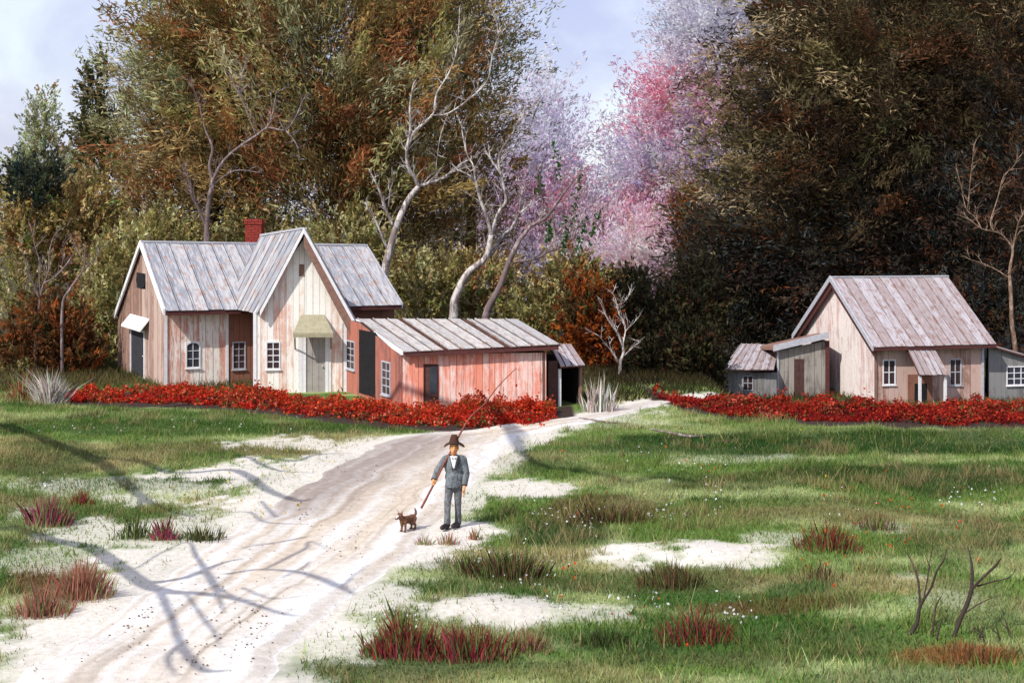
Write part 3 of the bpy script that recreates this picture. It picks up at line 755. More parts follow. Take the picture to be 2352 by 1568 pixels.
tree('spiky_tree', 245, 70, 'dark ragged conifer like tree with pointed tips against the sky at left',
     [lb(205, 190, 7, 40, 70, 'spiky', 22, (-.45, 0, 1.2), L=.8), lb(232, 170, 7, 48, 70, 'spiky', 24, (0, 0, 1.3), L=.8), lb(222, 255, 18, 55, 70, 'spiky', 60, (-.2, 0, 1.2)), lb(240, 330, 34, 70, 70, 'spiky', 130, (0, 0, 1.2)), lb(192, 305, 8, 45, 70, 'spiky', 22, (-.5, 0, 1.1)), lb(210, 360, 20, 60, 70, 'spiky', 50, (-.4, 0, 1.1)),
      lb(292, 270, 15, 55, 70, 'spiky', 40, (.15, 0, 1.2)), lb(250, 440, 75, 100, 70, 'olive', 260, UP), lb(260, 560, 90, 90, 70, 'yolive', 230)], 34, (222, 140), .25)

# the great brown and olive trees behind the farmhouse
T = dict(L=2.9, ll=.31, lw=.066, k=34, thin=.62)
tree('large_tree', 545, 63, 'huge olive brown tree with feathery left side above the chimney',
     [lb(560, 90, 150, 130, 63, 'olive', 560, UL, **T), lb(640, 210, 190, 150, 63, 'olive', 750, UL, **T), lb(480, 250, 90, 190, 63, 'olive', 380, UL, **T), lb(400, 60, 30, 60, 63, 'wisp', 50, UL, **T), lb(375, 190, 85, 60, 63, 'wisp', 130, (-.9, 0, .8), **T), lb(400, 320, 90, 90, 63, 'wisp', 190, UL, **T),
      lb(560, 420, 170, 110, 63, 'rusty', 560, UL, **T), lb(390, 480, 90, 100, 63, 'rusty', 260, UP, **T), lb(640, 20, 160, 80, 63, 'olive', 380, UL, **T), lb(520, -60, 170, 80, 63, 'olive', 300, UP, **T)] + boughs([(480, 50, 'wisp'), (470, 120, 'olive'), (450, 190, 'wisp'), (445, 250, 'wisp'), (430, 320, 'wisp'), (430, 380, 'olive')], 63, (-1.0, -.1, .9), L=3.4) + boughs(spread(420, 720, 20, 480, 36, ['olive', 'wisp', 'rusty', 'olive', 'yolive'], 3), 63, (-.9, -.05, .9), dY=-2.5), 41, (600, 60), .5,
     limbs=[([(640, 168), (690, 178), (722, 190)], [.05, .14, .05], 'bark_pale'), ([(480, 545), (520, 380), (610, 250), (700, 120)], [.3, .22, .15, .05], 'bark_dark')])  # pale limb added in place of a sky-lit patch
tree('large_tree', 850, 66, 'huge rusty brown tree in the middle of the left grove above the roof gable',
     [lb(830, 90, 200, 150, 66, 'olive', 700, UR, **T), lb(860, 280, 190, 130, 66, 'rusty', 640, UL, **T), lb(760, 400, 160, 110, 66, 'rusty', 480, UP, **T), lb(930, 420, 150, 110, 66, 'rusty', 430, UP, **T), lb(980, 110, 130, 160, 66, 'olive', 420, UR, **T), lb(850, -60, 260, 90, 66, 'olive', 460, UP, **T), lb(880, 520, 180, 80, 66, 'olive', 420, UP, **T)] + boughs(spread(730, 1020, 20, 480, 36, ['olive', 'wisp', 'rusty', 'olive', 'yolive'], 4), 66, (.5, -.05, 1.0), dY=-4), 42, (880, 20), .55,
     limbs=[([(838, 160), (868, 138), (900, 112)], [.04, .13, .05], 'bark_pale'), ([(856, 275), (885, 245), (925, 205)], [.05, .15, .05], 'bark_pale')])  # both pale limbs stand in for bright patches of sky
tree('large_tree', 1075, 69, 'light olive tree with thin open twigs at the edge of the sky gap',
     [lb(1050, 60, 60, 130, 69, 'olive', 190, (.45, 0, 1.1), **T), lb(1090, 160, 75, 130, 69, 'wisp', 200, (.5, 0, 1.0), **T), lb(1130, 60, 55, 90, 69, 'wisp', 50, (.5, 0, 1.0), **T), lb(1040, 300, 85, 110, 69, 'olive', 260, UR, **T), lb(1080, 420, 70, 80, 69, 'rusty', 170, UP, **T), lb(1030, 560, 130, 90, 69, 'olive', 330, UP, **T), lb(1060, -50, 80, 60, 69, 'olive', 90, UP, **T)], 43, (1075, 40), .3)

# undergrowth behind the farmhouse, one shrub after another
U = dict(L=.8, ll=.21, lw=.088, k=18)
SHR = [
    ('shrub', 75, 60, 'dark blue green shrub at the left border below the pale poplars', [lb(80, 430, 62, 55, 60, 'bluegreen', 230, UP, **U), lb(60, 540, 70, 90, 60, 'olive', 260, UP, **U), lb(60, 680, 70, 110, 60, 'yolive', 230, UP, **U)]),
    ('shrub', 190, 60.5, 'mottled olive and rust shrub behind the pale forked twigs at left', [lb(170, 490, 90, 70, 60.5, 'olive', 280, UP, **U), lb(190, 600, 80, 90, 60.5, 'rusty', 260, UP, **U), lb(215, 740, 60, 90, 60.5, 'yolive', 200, UP, **U)]),
    ('shrub', 130, 53, 'dark rust red shrub low at left beside the dry white grass', [lb(125, 760, 75, 75, 53, 'rustbush', 280, UP, **U), lb(60, 800, 50, 70, 53, 'rustbush', 130, UP, **U), lb(170, 840, 70, 50, 53, 'rustbush', 170, UP, **U), lb(60, 870, 50, 30, 53, 'yolive', 90, UP, **U)]),
    ('shrub', 260, 56.5, 'yellow olive shrub against the brown end wall of the farmhouse', [lb(250, 690, 55, 130, 56.5, 'yolive', 270, UP, **U), lb(235, 820, 60, 60, 56.5, 'yolive', 160, UP, **U), lb(300, 600, 70, 80, 56.5, 'yolive', 200, UP, **U)]),
    ('shrub', 400, 60, 'olive shrub behind the left end of the tin roof ridge', [lb(390, 560, 120, 80, 60, 'yolive', 380, UP, **U), lb(390, 680, 120, 90, 60, 'yolive', 200, UP, **U)]),
    ('shrub', 590, 61, 'yellow olive shrub around the brick chimney', [lb(590, 560, 120, 75, 61, 'yolive', 380, UP, **U), lb(590, 680, 120, 90, 61, 'yolive', 200, UP, **U)]),
    ('shrub', 790, 60, 'yellowish shrub behind the peak of the front gable', [lb(790, 560, 120, 75, 60, 'yolive', 380, UP, **U), lb(790, 680, 120, 90, 60, 'yolive', 200, UP, **U)]),
    ('shrub', 960, 58, 'olive shrub between the farmhouse roof and the red shed roof', [lb(960, 660, 110, 65, 58, 'yolive', 370, UP, **U), lb(960, 770, 120, 70, 58, 'yolive', 180, UP, **U)]),
    ('shrub', 1110, 59, 'brown olive shrub behind the two leaning pale trunks', [lb(1100, 650, 110, 65, 59, 'olive', 360, UP, **U), lb(1120, 760, 130, 70, 59, 'yolive', 230, UP, **U)]),
    ('shrub', 1240, 58, 'olive green shrub behind the right end of the red shed roof', [lb(1240, 720, 85, 60, 58, 'yolive', 260, UP, **U), lb(1300, 650, 80, 55, 58, 'olive', 220, UP, **U), lb(1240, 810, 100, 60, 58, 'olive', 200, UP, **U)]),
    ('shrub', 1360, 55, 'fiery orange shrub right of the red shed', [lb(1350, 740, 62, 85, 55, 'orange', 300, UP, **U), lb(1385, 830, 80, 60, 55, 'orange', 230, UP, **U)]),
    ('shrub', 1450, 58, 'dark maroon shrub behind the small white tree', [lb(1440, 730, 60, 85, 58, 'dark', 260, UP, **U), lb(1470, 830, 80, 70, 58, 'dark', 230, UP, **U)]),
    ('shrub', 1560, 61, 'dark green shrub at the far end of the road', [lb(1530, 745, 80, 75, 61, 'dark', 320, UP, **U), lb(1600, 700, 65, 95, 61, 'dark', 260, UP, **U), lb(1540, 850, 110, 50, 61, 'dark', 260, UP, **U)]),
    ('shrub', 1520, 53, 'low dark olive shrub at the left side of the far road end', [lb(1505, 835, 70, 42, 53, 'dark', 200, UP, **U), lb(1480, 868, 60, 22, 53, 'dark', 70, UP, **U)]),
    ('shrub', 1590, 52, 'dark low shrub closing the far end of the pale road', [lb(1590, 820, 60, 55, 52, 'dark', 240, UP, **U), lb(1600, 872, 60, 22, 52, 'dark', 90, UP, **U)]),
    ('shrub', 1628, 55, 'black green shrub at the left wall of the small coop', [lb(1628, 850, 22, 50, 55, 'dark', 110, UP, **U), lb(1610, 885, 30, 22, 55, 'dark', 60, UP, **U)]),
    ('shrub', 1400, 64, 'olive shrub under the pale pink blossom', [lb(1380, 680, 80, 45, 64, 'olive', 220, UP, **U), lb(1440, 670, 50, 40, 64, 'dark', 120, UP, **U)]),
]
for i, (nm, bp, Y, lab, bl) in enumerate(SHR):
    tree(nm, bp, Y, lab, bl, 60 + i, trunk_top=(bp, HZ + (870 - HZ) * 0.75), trunk_r=.08, cat='shrub', group='shrubs of the undergrowth', crown='foliage')
tree('cypress_tree', 1600, 80, 'narrow glowing orange conifer at the edge of the dark grove',
     [lb(1585, 500, 30, 60, 80, 'orange', 120, (-.25, 0, 1.1)), lb(1605, 580, 45, 70, 80, 'orange', 190, (-.2, 0, 1.0)), lb(1610, 680, 60, 80, 80, 'dark', 150)], 91, (1580, 470), .2)

# the dark grove on the right
K = dict(L=3.6, ll=.36, lw=.078, k=34, thin=.47)
tree('evergreen_tree', 1960, 70, 'towering dark brown evergreen with tan feathery boughs on its left edge',
     [lb(2020, 90, 130, 120, 70, 'brown', 420, LF, **K), lb(2080, 200, 190, 150, 70, 'brown', 650, LF, **K), lb(1900, 300, 130, 110, 70, 'brown', 380, LF, **K), lb(1900, 120, 60, 90, 70, 'tan', 60, LF, **K), lb(1860, 190, 70, 60, 70, 'tan', 80, LF, **K), lb(1810, 300, 70, 80, 70, 'tan', 90, LF, **K), lb(1790, 400, 90, 70, 70, 'tan', 240, LF, **K), lb(1940, 60, 60, 100, 69, 'tan', 110, UL, **K), lb(1740, 480, 70, 50, 69, 'tan', 90, LF, **K),
      lb(1990, 400, 230, 130, 70, 'black', 700, LF, **K), lb(1800, 500, 110, 70, 70, 'brown', 260, LF, **K), lb(2040, -40, 170, 90, 70, 'brown', 360, UL, **K), lb(2170, 60, 170, 150, 72, 'brown', 560, LF, **K), lb(2150, 330, 200, 140, 72, 'black', 500, LF, **K), lb(2000, 200, 150, 160, 72, 'black', 500, LF, **K)]
     + boughs([(1835, 5, 'brown'), (1820, 60, 'tan'), (1815, 110, 'tan'), (1800, 150, 'brown'), (1800, 200, 'tan'), (1795, 250, 'tan'), (1790, 300, 'brown'), (1780, 345, 'tan'), (1770, 390, 'tan'), (1765, 430, 'brown'), (1760, 480, 'tan'), (1745, 520, 'brown')], 70, (-1.3, -.1, .30))
     + boughs(spread(1850, 2100, 20, 480, 34, ['tan', 'brown', 'brown', 'black'], 1), 70, (-1.2, -.2, .1), dY=-6), 101, (1980, 30), .6)
tree('evergreen_tree', 2190, 74, 'dark rust brown evergreen at the top right corner',
     [lb(2150, 60, 180, 150, 74, 'brown', 560, LF, **K), lb(2290, 130, 150, 190, 74, 'brown', 560, UL, **K), lb(2150, 260, 200, 140, 74, 'brown', 560, LF, **K), lb(2330, 330, 150, 150, 74, 'black', 450, UL, **K), lb(2170, -60, 250, 80, 74, 'brown', 420, UP, **K), lb(2250, 60, 200, 160, 77, 'black', 300, UP, **K), lb(2300, 260, 160, 160, 77, 'black', 260, UP, **K)] + [lb(a_, b_, 150, 130, 84, 'black', 300, UP, L=2.5, ll=1.3, lw=.7, k=12) for a_, b_ in ((1950, 60), (2150, 40), (2330, 60), (1980, 270), (2180, 270), (2350, 280), (2000, 460), (2200, 480), (2350, 480))] + boughs(spread(2100, 2350, 20, 420, 26, ['tan', 'brown', 'brown', 'black'], 2), 74, (-1.2, -.2, .15), dY=-6), 102, (2200, 20), .6)
tree('evergreen_tree', 2090, 66, 'blackish green evergreen spreading right above the right cottage roof',
     [lb(2080, 500, 230, 110, 66, 'black', 650, LF, **K), lb(1900, 570, 200, 90, 66, 'black', 480, LF, **K), lb(2280, 500, 150, 130, 66, 'black', 450, UL, **K), lb(2100, 620, 260, 80, 66, 'black', 560, LF, **K), lb(2340, 640, 110, 130, 66, 'black', 300, UP, **K)], 103, (2090, 440), .45)
tree('evergreen_tree', 1760, 68, 'low dark evergreen between the orange conifer and the right cottage',
     [lb(1740, 600, 130, 75, 68, 'black', 360, LF, **K), lb(1700, 700, 120, 85, 68, 'black', 380, UL, **K), lb(1810, 700, 130, 90, 68, 'black', 360, LF, **K), lb(1690, 800, 110, 70, 68, 'dark', 300, UP, **K), lb(1810, 790, 130, 70, 68, 'black', 260, UP, **K)], 104, (1750, 560), .35)
tree('shrub', 2330, 63, 'black green shrub behind the grey shed at the right border', [lb(2320, 740, 80, 70, 63, 'black', 260, UP, **U), lb(2260, 700, 60, 80, 63, 'black', 200, UP, **U)], 105, (2330, 760), .1, cat='shrub', group='shrubs of the undergrowth', crown='foliage')

# ------------------------------------------------------------------ bare trees
def bare(label, Y, trunk, branches, mat, base=None, group=None, name='bare_tree', extra=None, lean=0.5, cat='tree'):
    """trunk and branches: lists of (picture x, picture y, radius in metres)"""
    pts = [P(a, b, Y) for a, b, _ in trunk]
    b0 = pts[0].copy()
    if base: b0 = P(base, 600, Y)
    b0.z = float(gz(b0.x, Y))
    root = empty(name, b0, label, cat, group)
    tw = MB(); rnd_ = random.Random(int(Y * 10) + len(label)); twigs = True
    tr = list(pts); rr = [c * .70 for _, _, c in trunk]
    if (pts[0] - b0).length > 0.05:
        tr = [b0 - Vector((0, 0, .1))] + tr; rr = [rr[0] * 1.25] + rr
    trunk_into(root, tr, rr, M[mat], 'trunk', 8)
    for i, br in enumerate(branches):
        sg = 1 if i % 2 else -1
        bp = [P(a, b, Y + sg * lean * 0.35 * j) for j, (a, b, _) in enumerate(br)]
        trunk_into(root, bp, [c * .72 for _, _, c in br], M[mat], 'branch', 6)
        for q0_, q1_, rr_ in zip(bp[:-1], bp[1:], [c for _, _, c in br][1:]):
            for _ in range(4 if Y > 53 else 2):
                st_ = q0_.lerp(q1_, rnd_.uniform(.1, 1)); ax_ = (q1_ - q0_).normalized(); ln_ = rnd_.uniform(.25, .9) * (.6 + 5 * rr_)
                dv_ = (ax_ * .7 + Vector((rnd_.gauss(0, .7), rnd_.gauss(0, .4), rnd_.gauss(.35, .5)))).normalized()
                m_t = st_ + dv_ * ln_ * .5 + Vector((0, 0, .05)); e_t = st_ + dv_ * ln_ + Vector((rnd_.gauss(0, .08), 0, .12))
                tw.tube([st_, m_t, e_t], [.016, .011, .004], 4)
                for _k in range(2):
                    d2_ = (dv_ + Vector((rnd_.gauss(0, .8), rnd_.gauss(0, .4), rnd_.gauss(.2, .6)))).normalized()
                    tw.tube([m_t, m_t + d2_ * ln_ * .5], [.008, .003], 4)
    if twigs: tag(tw.make('twigs', M[mat], root), kind='stuff')
    return root
GB = 'bare pale trees behind the buildings'
bare('slim mauve bare tree rising behind the left roof beside the chimney', 55.6, [(474, 556, .16), (480, 460, .13), (488, 420, .11), (481, 380, .09), (488, 340, .075), (472, 300, .05), (464, 270, .02)],
     [[(484, 430, .10), (504, 384, .085), (536, 348, .075), (588, 312, .065), (616, 294, .06), (656, 299, .05), (680, 268, .045), (697, 226, .015)],
      [(600, 304, .045), (622, 276, .04), (636, 206, .015)], [(474, 520, .10), (456, 480, .09), (442, 452, .075), (436, 420, .05), (422, 386, .015)], [(456, 480, .06), (440, 440, .05), (430, 395, .015)],
      [(466, 280, .04), (455, 230, .035), (440, 195, .015)], [(588, 312, .04), (560, 240, .035), (540, 200, .03), (530, 172, .012)], [(656, 299, .04), (680, 330, .03), (690, 372, .01)], [(545, 215, .03), (552, 190, .025), (562, 150, .01)], [(488, 425, .05), (540, 392, .035), (600, 398, .01)]], 'bark_mauve', group=GB)
bare('tall pale forked tree at the right end of the farmhouse roof', 55.8, [(882, 645, .24), (899, 562, .2), (914, 510, .18), (938, 458, .16), (962, 428, .14)],
     [[(962, 428, .12), (951, 406, .10), (938, 384, .09), (934, 346, .085), (942, 302, .07), (942, 242, .055), (950, 190, .02)],
      [(936, 340, .075), (950, 305, .07), (972, 285, .075), (996, 259, .065), (1003, 216, .055), (1033, 164, .045), (1050, 108, .035), (1056, 20, .012)],
      [(990, 265, .055), (1029, 261, .05), (1080, 226, .045), (1119, 186, .04), (1130, 134, .035), (1145, 86, .03), (1175, 48, .022), (1203, 0, .01)],
      [(962, 428, .10), (985, 421, .09), (1016, 410, .08), (1042, 391, .07), (1068, 372, .05), (1098, 360, .02)],
      [(903, 520, .09), (886, 480, .08), (869, 432, .06), (847, 388, .02)], [(892, 475, .05), (896, 440, .04), (905, 410, .012)], [(888, 570, .08), (864, 510, .06), (838, 464, .02)],
      [(1145, 86, .022), (1140, 50, .018), (1130, 18, .008)], [(1029, 261, .035), (1010, 320, .025), (1000, 400, .01)]], 'bark_pale', group=GB)
bare('pale bare tree with swaying trunk leaning right behind the red shed roof', 55.5, [(1042, 725, .26), (1048, 678, .23), (1076, 626, .2), (1115, 592, .17), (1128, 540, .14)],
     [[(1128, 540, .12), (1121, 510, .10), (1102, 454, .085), (1093, 419, .08), (1076, 402, .06), (1048, 389, .02)],
      [(1091, 414, .055), (1087, 380, .045), (1074, 358, .04), (1063, 311, .035), (1060, 285, .012)],
      [(1128, 535, .10), (1145, 488, .09), (1162, 462, .085), (1154, 415, .07), (1145, 371, .055), (1156, 337, .045), (1180, 302, .035), (1192, 276, .025), (1214, 262, .02), (1242, 205, .01)],
      [(1112, 594, .13), (1132, 579, .12), (1145, 553, .11), (1175, 523, .09), (1193, 492, .07), (1223, 466, .02)], [(1193, 492, .05), (1196, 460, .04), (1203, 430, .012)], [(1150, 400, .04), (1130, 370, .03), (1112, 340, .01)]], 'bark_pale', group=GB)
t4 = bare('mauve grey bare tree trailing leafy vine strands into the sky gap', 54.5, [(1115, 728, .2), (1147, 661, .17), (1171, 596, .145), (1193, 553, .125), (1219, 518, .11)],
     [[(1219, 518, .10), (1253, 501, .085), (1279, 466, .07), (1301, 436, .055), (1318, 415, .04), (1340, 392, .015)],
      [(1180, 602, .08), (1232, 594, .075), (1257, 579, .065), (1305, 562, .05), (1357, 536, .03), (1387, 500, .012)],
      [(1245, 505, .05), (1246, 460, .045), (1240, 415, .035), (1245, 378, .012)], [(1279, 466, .03), (1320, 455, .02), (1355, 430, .008)], [(1305, 562, .025), (1320, 540, .02), (1326, 520, .008)]], 'bark_mauve', group=GB)
def strand(root, pts, Y, pal, seed, n=26):
    rng = np.random.default_rng(seed)
    pts = np.array([[*P(a, b, Y)] for a, b in pts]); t = np.linspace(0, len(pts) - 1, n); i = np.clip(t.astype(int), 0, len(pts) - 2); f = (t - i)[:, None]
    c = pts[i] * (1 - f) + pts[i + 1] * f
    bl = [(tuple(q), (.07, .07, .09), 1, pal, (0, 0, -.4), .16, .13, .075, 5) for q in c]
    V, Fc, C = foliage(bl, seed)
    build('leaf_strand', V, Fc, M['leaf'], root, col=C)
VG = [((0.03, 0.11, 0.02), 2), ((0.12, 0.05, 0.02), 1), ((0.09, 0.10, 0.03), 1)]
for k_, pp in enumerate([[(1337, 396), (1322, 450), (1316, 515)], [(1376, 482), (1364, 520), (1358, 556)], [(1268, 322), (1276, 360), (1284, 412)], [(1240, 395), (1241, 440)], [(1296, 500), (1300, 545), (1292, 580)], [(1345, 500), (1335, 540), (1325, 575)], [(1262, 510), (1262, 555)]]):
    strand(t4, pp, 54.3, VG, 130 + k_)
for k_, pp in enumerate([[(1190, 272), (1175, 300), (1150, 330)], [(1212, 362), (1180, 385)], [(1102, 296), (1102, 325)], [(1120, 240), (1160, 225)]]):
    strand(t4, pp, 54.6, [((0.14, 0.09, 0.025), 2), ((0.10, 0.10, 0.03), 2), ((0.20, 0.07, 0.03), 1)], 140 + k_)
bare('small white forked bare tree in front of the dark shrubs by the road', 52, [(1424, 873, .09), (1425, 832, .085), (1432, 811, .075), (1430, 790, .06)],
     [[(1430, 795, .055), (1419, 766, .05), (1404, 745, .042), (1390, 721, .03), (1386, 700, .01)], [(1430, 792, .05), (1437, 757, .04), (1431, 736, .032), (1422, 721, .03), (1415, 691, .025), (1407, 672, .008)],
      [(1437, 760, .03), (1449, 748, .025), (1462, 734, .008)], [(1433, 817, .045), (1455, 796, .03), (1472, 780, .008)], [(1423, 832, .03), (1404, 802, .025), (1398, 776, .008)], [(1417, 700, .02), (1434, 694, .018), (1456, 662, .008)], [(1422, 838, .02), (1400, 800, .015), (1374, 770, .006)]], 'bark_pale', lean=.3)
bare('thin tan bare tree with twisted limbs at the right border behind the grey shed', 60, [(2332, 805, .15), (2324, 740, .13), (2322, 677, .12), (2319, 626, .10), (2326, 575, .08), (2314, 553, .065)],
     [[(2316, 556, .06), (2296, 536, .05), (2253, 525, .04), (2227, 505, .035), (2192, 491, .012)], [(2255, 526, .035), (2240, 500, .035), (2219, 479, .03), (2208, 430, .02), (2196, 385, .008)], [(2222, 482, .025), (2225, 458, .035), (2228, 420, .03), (2234, 367, .025), (2237, 330, .008)],
      [(2285, 533, .03), (2275, 510, .035), (2292, 454, .035), (2305, 406, .03), (2327, 384, .025), (2342, 360, .008)], [(2325, 578, .05), (2335, 530, .045), (2342, 505, .04), (2358, 480, .02), (2370, 440, .01)], [(2321, 640, .035), (2270, 610, .03), (2225, 595, .01)]], 'bark_tan', group=GB)
bare('pale forked twiggy tree in front of the mottled shrubs at the left border', 52.5, [(82, 772, .085), (90, 707, .085), (94, 678, .07)],
     [[(94, 680, .06), (101, 652, .05), (122, 640, .05), (147, 615, .05), (174, 575, .012)], [(98, 660, .04), (112, 619, .04), (113, 581, .03), (126, 539, .025), (157, 516, .01)], [(93, 690, .03), (80, 660, .03), (59, 606, .022), (44, 550, .008)], [(94, 682, .04), (90, 640, .028), (90, 598, .025), (80, 564, .02), (70, 516, .008)], [(140, 622, .025), (146, 585, .02), (144, 555, .008)]], 'bark_mauve', group=GB)
bare('short pale leaning stem beside the mottled shrubs left of the farmhouse', 52, [(143, 708, .075), (160, 665, .06), (189, 623, .045), (195, 590, .03), (192, 560, .012)], [[(189, 625, .03), (210, 600, .025), (245, 560, .02), (275, 525, .008)], [(192, 600, .02), (180, 580, .015), (170, 560, .006)]], 'bark_mauve', group=GB)

# ------------------------------------------------------------------ trees standing outside the left border: only their branch shadows reach the road
def gshadow(px, py, z):
    g = G(px, py)
    while z < 14 and CX + F * (g.x - z * SX) / max(g.y - z * SY, 2) > -90: z += 0.2
    return Vector((g.x - z * SX, g.y - z * SY, z + g.z))
def shadow_tree(label, foot, trunk, limbs):
    b = Vector((foot[0], foot[1], float(gz(*foot))))
    root = empty('bare_tree', b, label, 'tree', 'bare trees outside the left border')
    tp = [b - Vector((0, 0, .1))] + [Vector(t[:3]) for t in trunk]
    trunk_into(root, tp, [trunk[0][3] * .9] + [t[3] * .75 for t in trunk], M['bark_mauve'], 'trunk', 8)
    for lim in limbs:
        pts = [gshadow(a, c, z) for a, c, z, _ in lim]
        trunk_into(root, pts, [q[3] * .78 for q in lim], M['bark_mauve'], 'branch', 6)
    return root
a0 = gshadow(10, 978, 4.2)
shadow_tree('large bare tree beyond the left border whose boughs shade the lawn', (a0.x - .3, a0.y - .2), [(a0.x - .2, a0.y, 2, .3), (a0.x, a0.y, a0.z, .26)],
    [[(5, 976, 4.15, .24), (60, 996, 4.5, .2), (150, 1030, 5, .19), (235, 1065, 5.4, .18), (290, 1110, 5.7, .15), (325, 1140, 5.9, .12), (372, 1168, 6.2, .06), (450, 1188, 6.5, .02)],
     [(220, 1050, 5.3, .10), (320, 1062, 5.6, .12), (400, 1085, 6, .11), (520, 1078, 6.4, .12), (570, 1092, 6.7, .13), (610, 1122, 7, .12), (680, 1150, 7.4, .08), (720, 1148, 7.6, .02)],
     [(430, 1045, 6, .06), (520, 1052, 6.3, .10), (570, 1050, 6.5, .06), (600, 1066, 6.6, .08), (650, 1082, 6.9, .05), (720, 1085, 7.2, .015)],
     [(320, 1130, 5.9, .07), (322, 1155, 6, .05), (320, 1182, 6.1, .015)], [(480, 1180, 6.5, .02), (570, 1175, 6.7, .04), (610, 1200, 6.9, .04), (700, 1205, 7.2, .015)], [(600, 1150, 6.9, .04), (625, 1178, 7, .05), (640, 1190, 7.1, .02)],
     [(600, 1050, 6.6, .04), (680, 1058, 6.9, .10), (720, 1045, 7.1, .07), (800, 1040, 7.4, .02)]])
def high(px, py, z=13.0):
    g = G(px, py); return Vector((g.x - z * SX, g.y - z * SY, z + g.z))
big = [o for o in bpy.data.objects if o.get('label', '').startswith('large bare tree beyond')][0]
top = Vector((a0.x - .3, a0.y - .4, 11.5))
trunk_into(big, [a0, Vector((a0.x - .2, a0.y - .2, 8)), top], [.15, .13, .11], M['bark_mauve'], 'branch', 7)
hp_ = [(1118, 943, .09), (1150, 958, .12), (1175, 985, .19), (1185, 1010, .16), (1205, 1045, .11), (1245, 1070, .10), (1320, 1082, .11), (1385, 1092, .11), (1440, 1108, .085), (1500, 1098, .10), (1560, 1100, .08), (1622, 1112, .02)]
trunk_into(big, [top, top.lerp(high(1118, 943), .5) + Vector((0, 0, .4))] + [high(a_, b_) for a_, b_, _ in hp_], [.11, .09] + [c_ for *_, c_ in hp_], M['bark_mauve'], 'branch', 7)
trunk_into(big, [high(1182, 985), high(1197, 988), high(1206, 996), high(1212, 1010)], [.07, .05, .045, .012], M['bark_mauve'], 'branch', 6)
b0 = gshadow(10, 1212, 4.0)
shadow_tree('bare tree beyond the left border whose boughs shade the near road', (b0.x - .3, b0.y - .2), [(b0.x - .2, b0.y, 2, .26), (b0.x, b0.y, b0.z, .2)],
    [[(5, 1211, 3.95, .2), (60, 1222, 4.1, .15), (120, 1240, 4.3, .14), (200, 1255, 4.6, .14), (260, 1290, 4.9, .15), (340, 1345, 5.3, .14), (400, 1362, 5.5, .10), (470, 1365, 5.8, .09), (560, 1382, 6.1, .07), (640, 1408, 6.4, .05), (690, 1418, 6.6, .015)],
     [(330, 1338, 5.2, .09), (430, 1328, 5.6, .08), (500, 1300, 5.9, .07), (560, 1285, 6.2, .02)],
     [(520, 1320, 6, .05), (600, 1310, 6.3, .05), (700, 1318, 6.6, .07), (780, 1348, 7, .08), (815, 1365, 7.2, .02)], [(790, 1348, 7.0, .05), (820, 1320, 7.1, .03), (850, 1300, 7.2, .01)],
     [(610, 1310, 6.3, .04), (660, 1285, 6.5, .06), (705, 1262, 6.7, .06), (715, 1245, 6.8, .03), (760, 1265, 6.9, .01)], [(560, 1260, 6.2, .03), (620, 1250, 6.4, .04), (680, 1240, 6.6, .05), (720, 1232, 6.8, .015)],
     [(370, 1360, 5.4, .07), (398, 1420, 5.7, .06), (415, 1470, 5.9, .07), (430, 1500, 6, .08), (470, 1540, 6.2, .07), (530, 1542, 6.4, .02)], [(418, 1480, 5.9, .05), (390, 1515, 6, .05), (410, 1555, 6.1, .015)],
     [(430, 1365, 5.6, .03), (470, 1420, 5.8, .04), (500, 1460, 6, .03), (510, 1490, 6.1, .01)], [(650, 1330, 6.5, .02), (700, 1305, 6.6, .05), (715, 1290, 6.7, .02)], [(560, 1352, 6.1, .03), (620, 1375, 6.3, .03), (690, 1372, 6.5, .01)],
     [(300, 1310, 5.1, .03), (424, 1245, 5.4, .03), (455, 1282, 5.5, .055), (490, 1335, 5.6, .08), (505, 1372, 5.7, .05), (520, 1412, 5.8, .012)], [(492, 1338, 5.6, .05), (520, 1362, 5.7, .035), (560, 1378, 5.8, .025), (600, 1382, 5.9, .008)]])

# ================================================================== BUILDINGS
class Wall:
    def __init__(s, A, B):
        s.A = Vector((A[0], A[1], 0)); d = Vector((B[0] - A[0], B[1] - A[1], 0)); s.L = d.length; s.d = d.normalized()
        s.n = Vector((s.d.y, -s.d.x, 0))
    def u(s, px):
        k = (px - CX) / F
        return (k * s.A.y - s.A.x) / (s.d.x - k * s.d.y)
    def z(s, px, py):
        Y = s.A.y + s.u(px) * s.d.y
        return EYE - (py - HZ) * Y / F
    def rect(s, px0, px1, py0, py1):
        pm = (px0 + px1) / 2
        return s.u(px0), s.u(px1), s.z(pm, py1), s.z(pm, py0)
    def p(s, u, w, z):
        v = s.A + s.d * u + s.n * w; v.z = z
        return v
    def box(s, mb, u0, u1, w0, w1, z0, z1):
        return mb.hexa([s.p(u0, w0, z0), s.p(u1, w0, z0), s.p(u1, w1, z0), s.p(u0, w1, z0), s.p(u0, w0, z1), s.p(u1, w0, z1), s.p(u1, w1, z1), s.p(u0, w1, z1)])
def clip(poly, f):
    out = []
    for i in range(len(poly)):
        a, b = poly[i], poly[(i + 1) % len(poly)]
        fa, fb_ = f(a), f(b)
        if fa >= 0: out.append(a)
        if fa * fb_ < 0:
            t = fa / (fa - fb_); out.append((a[0] + (b[0] - a[0]) * t, a[1] + (b[1] - a[1]) * t))
    return out
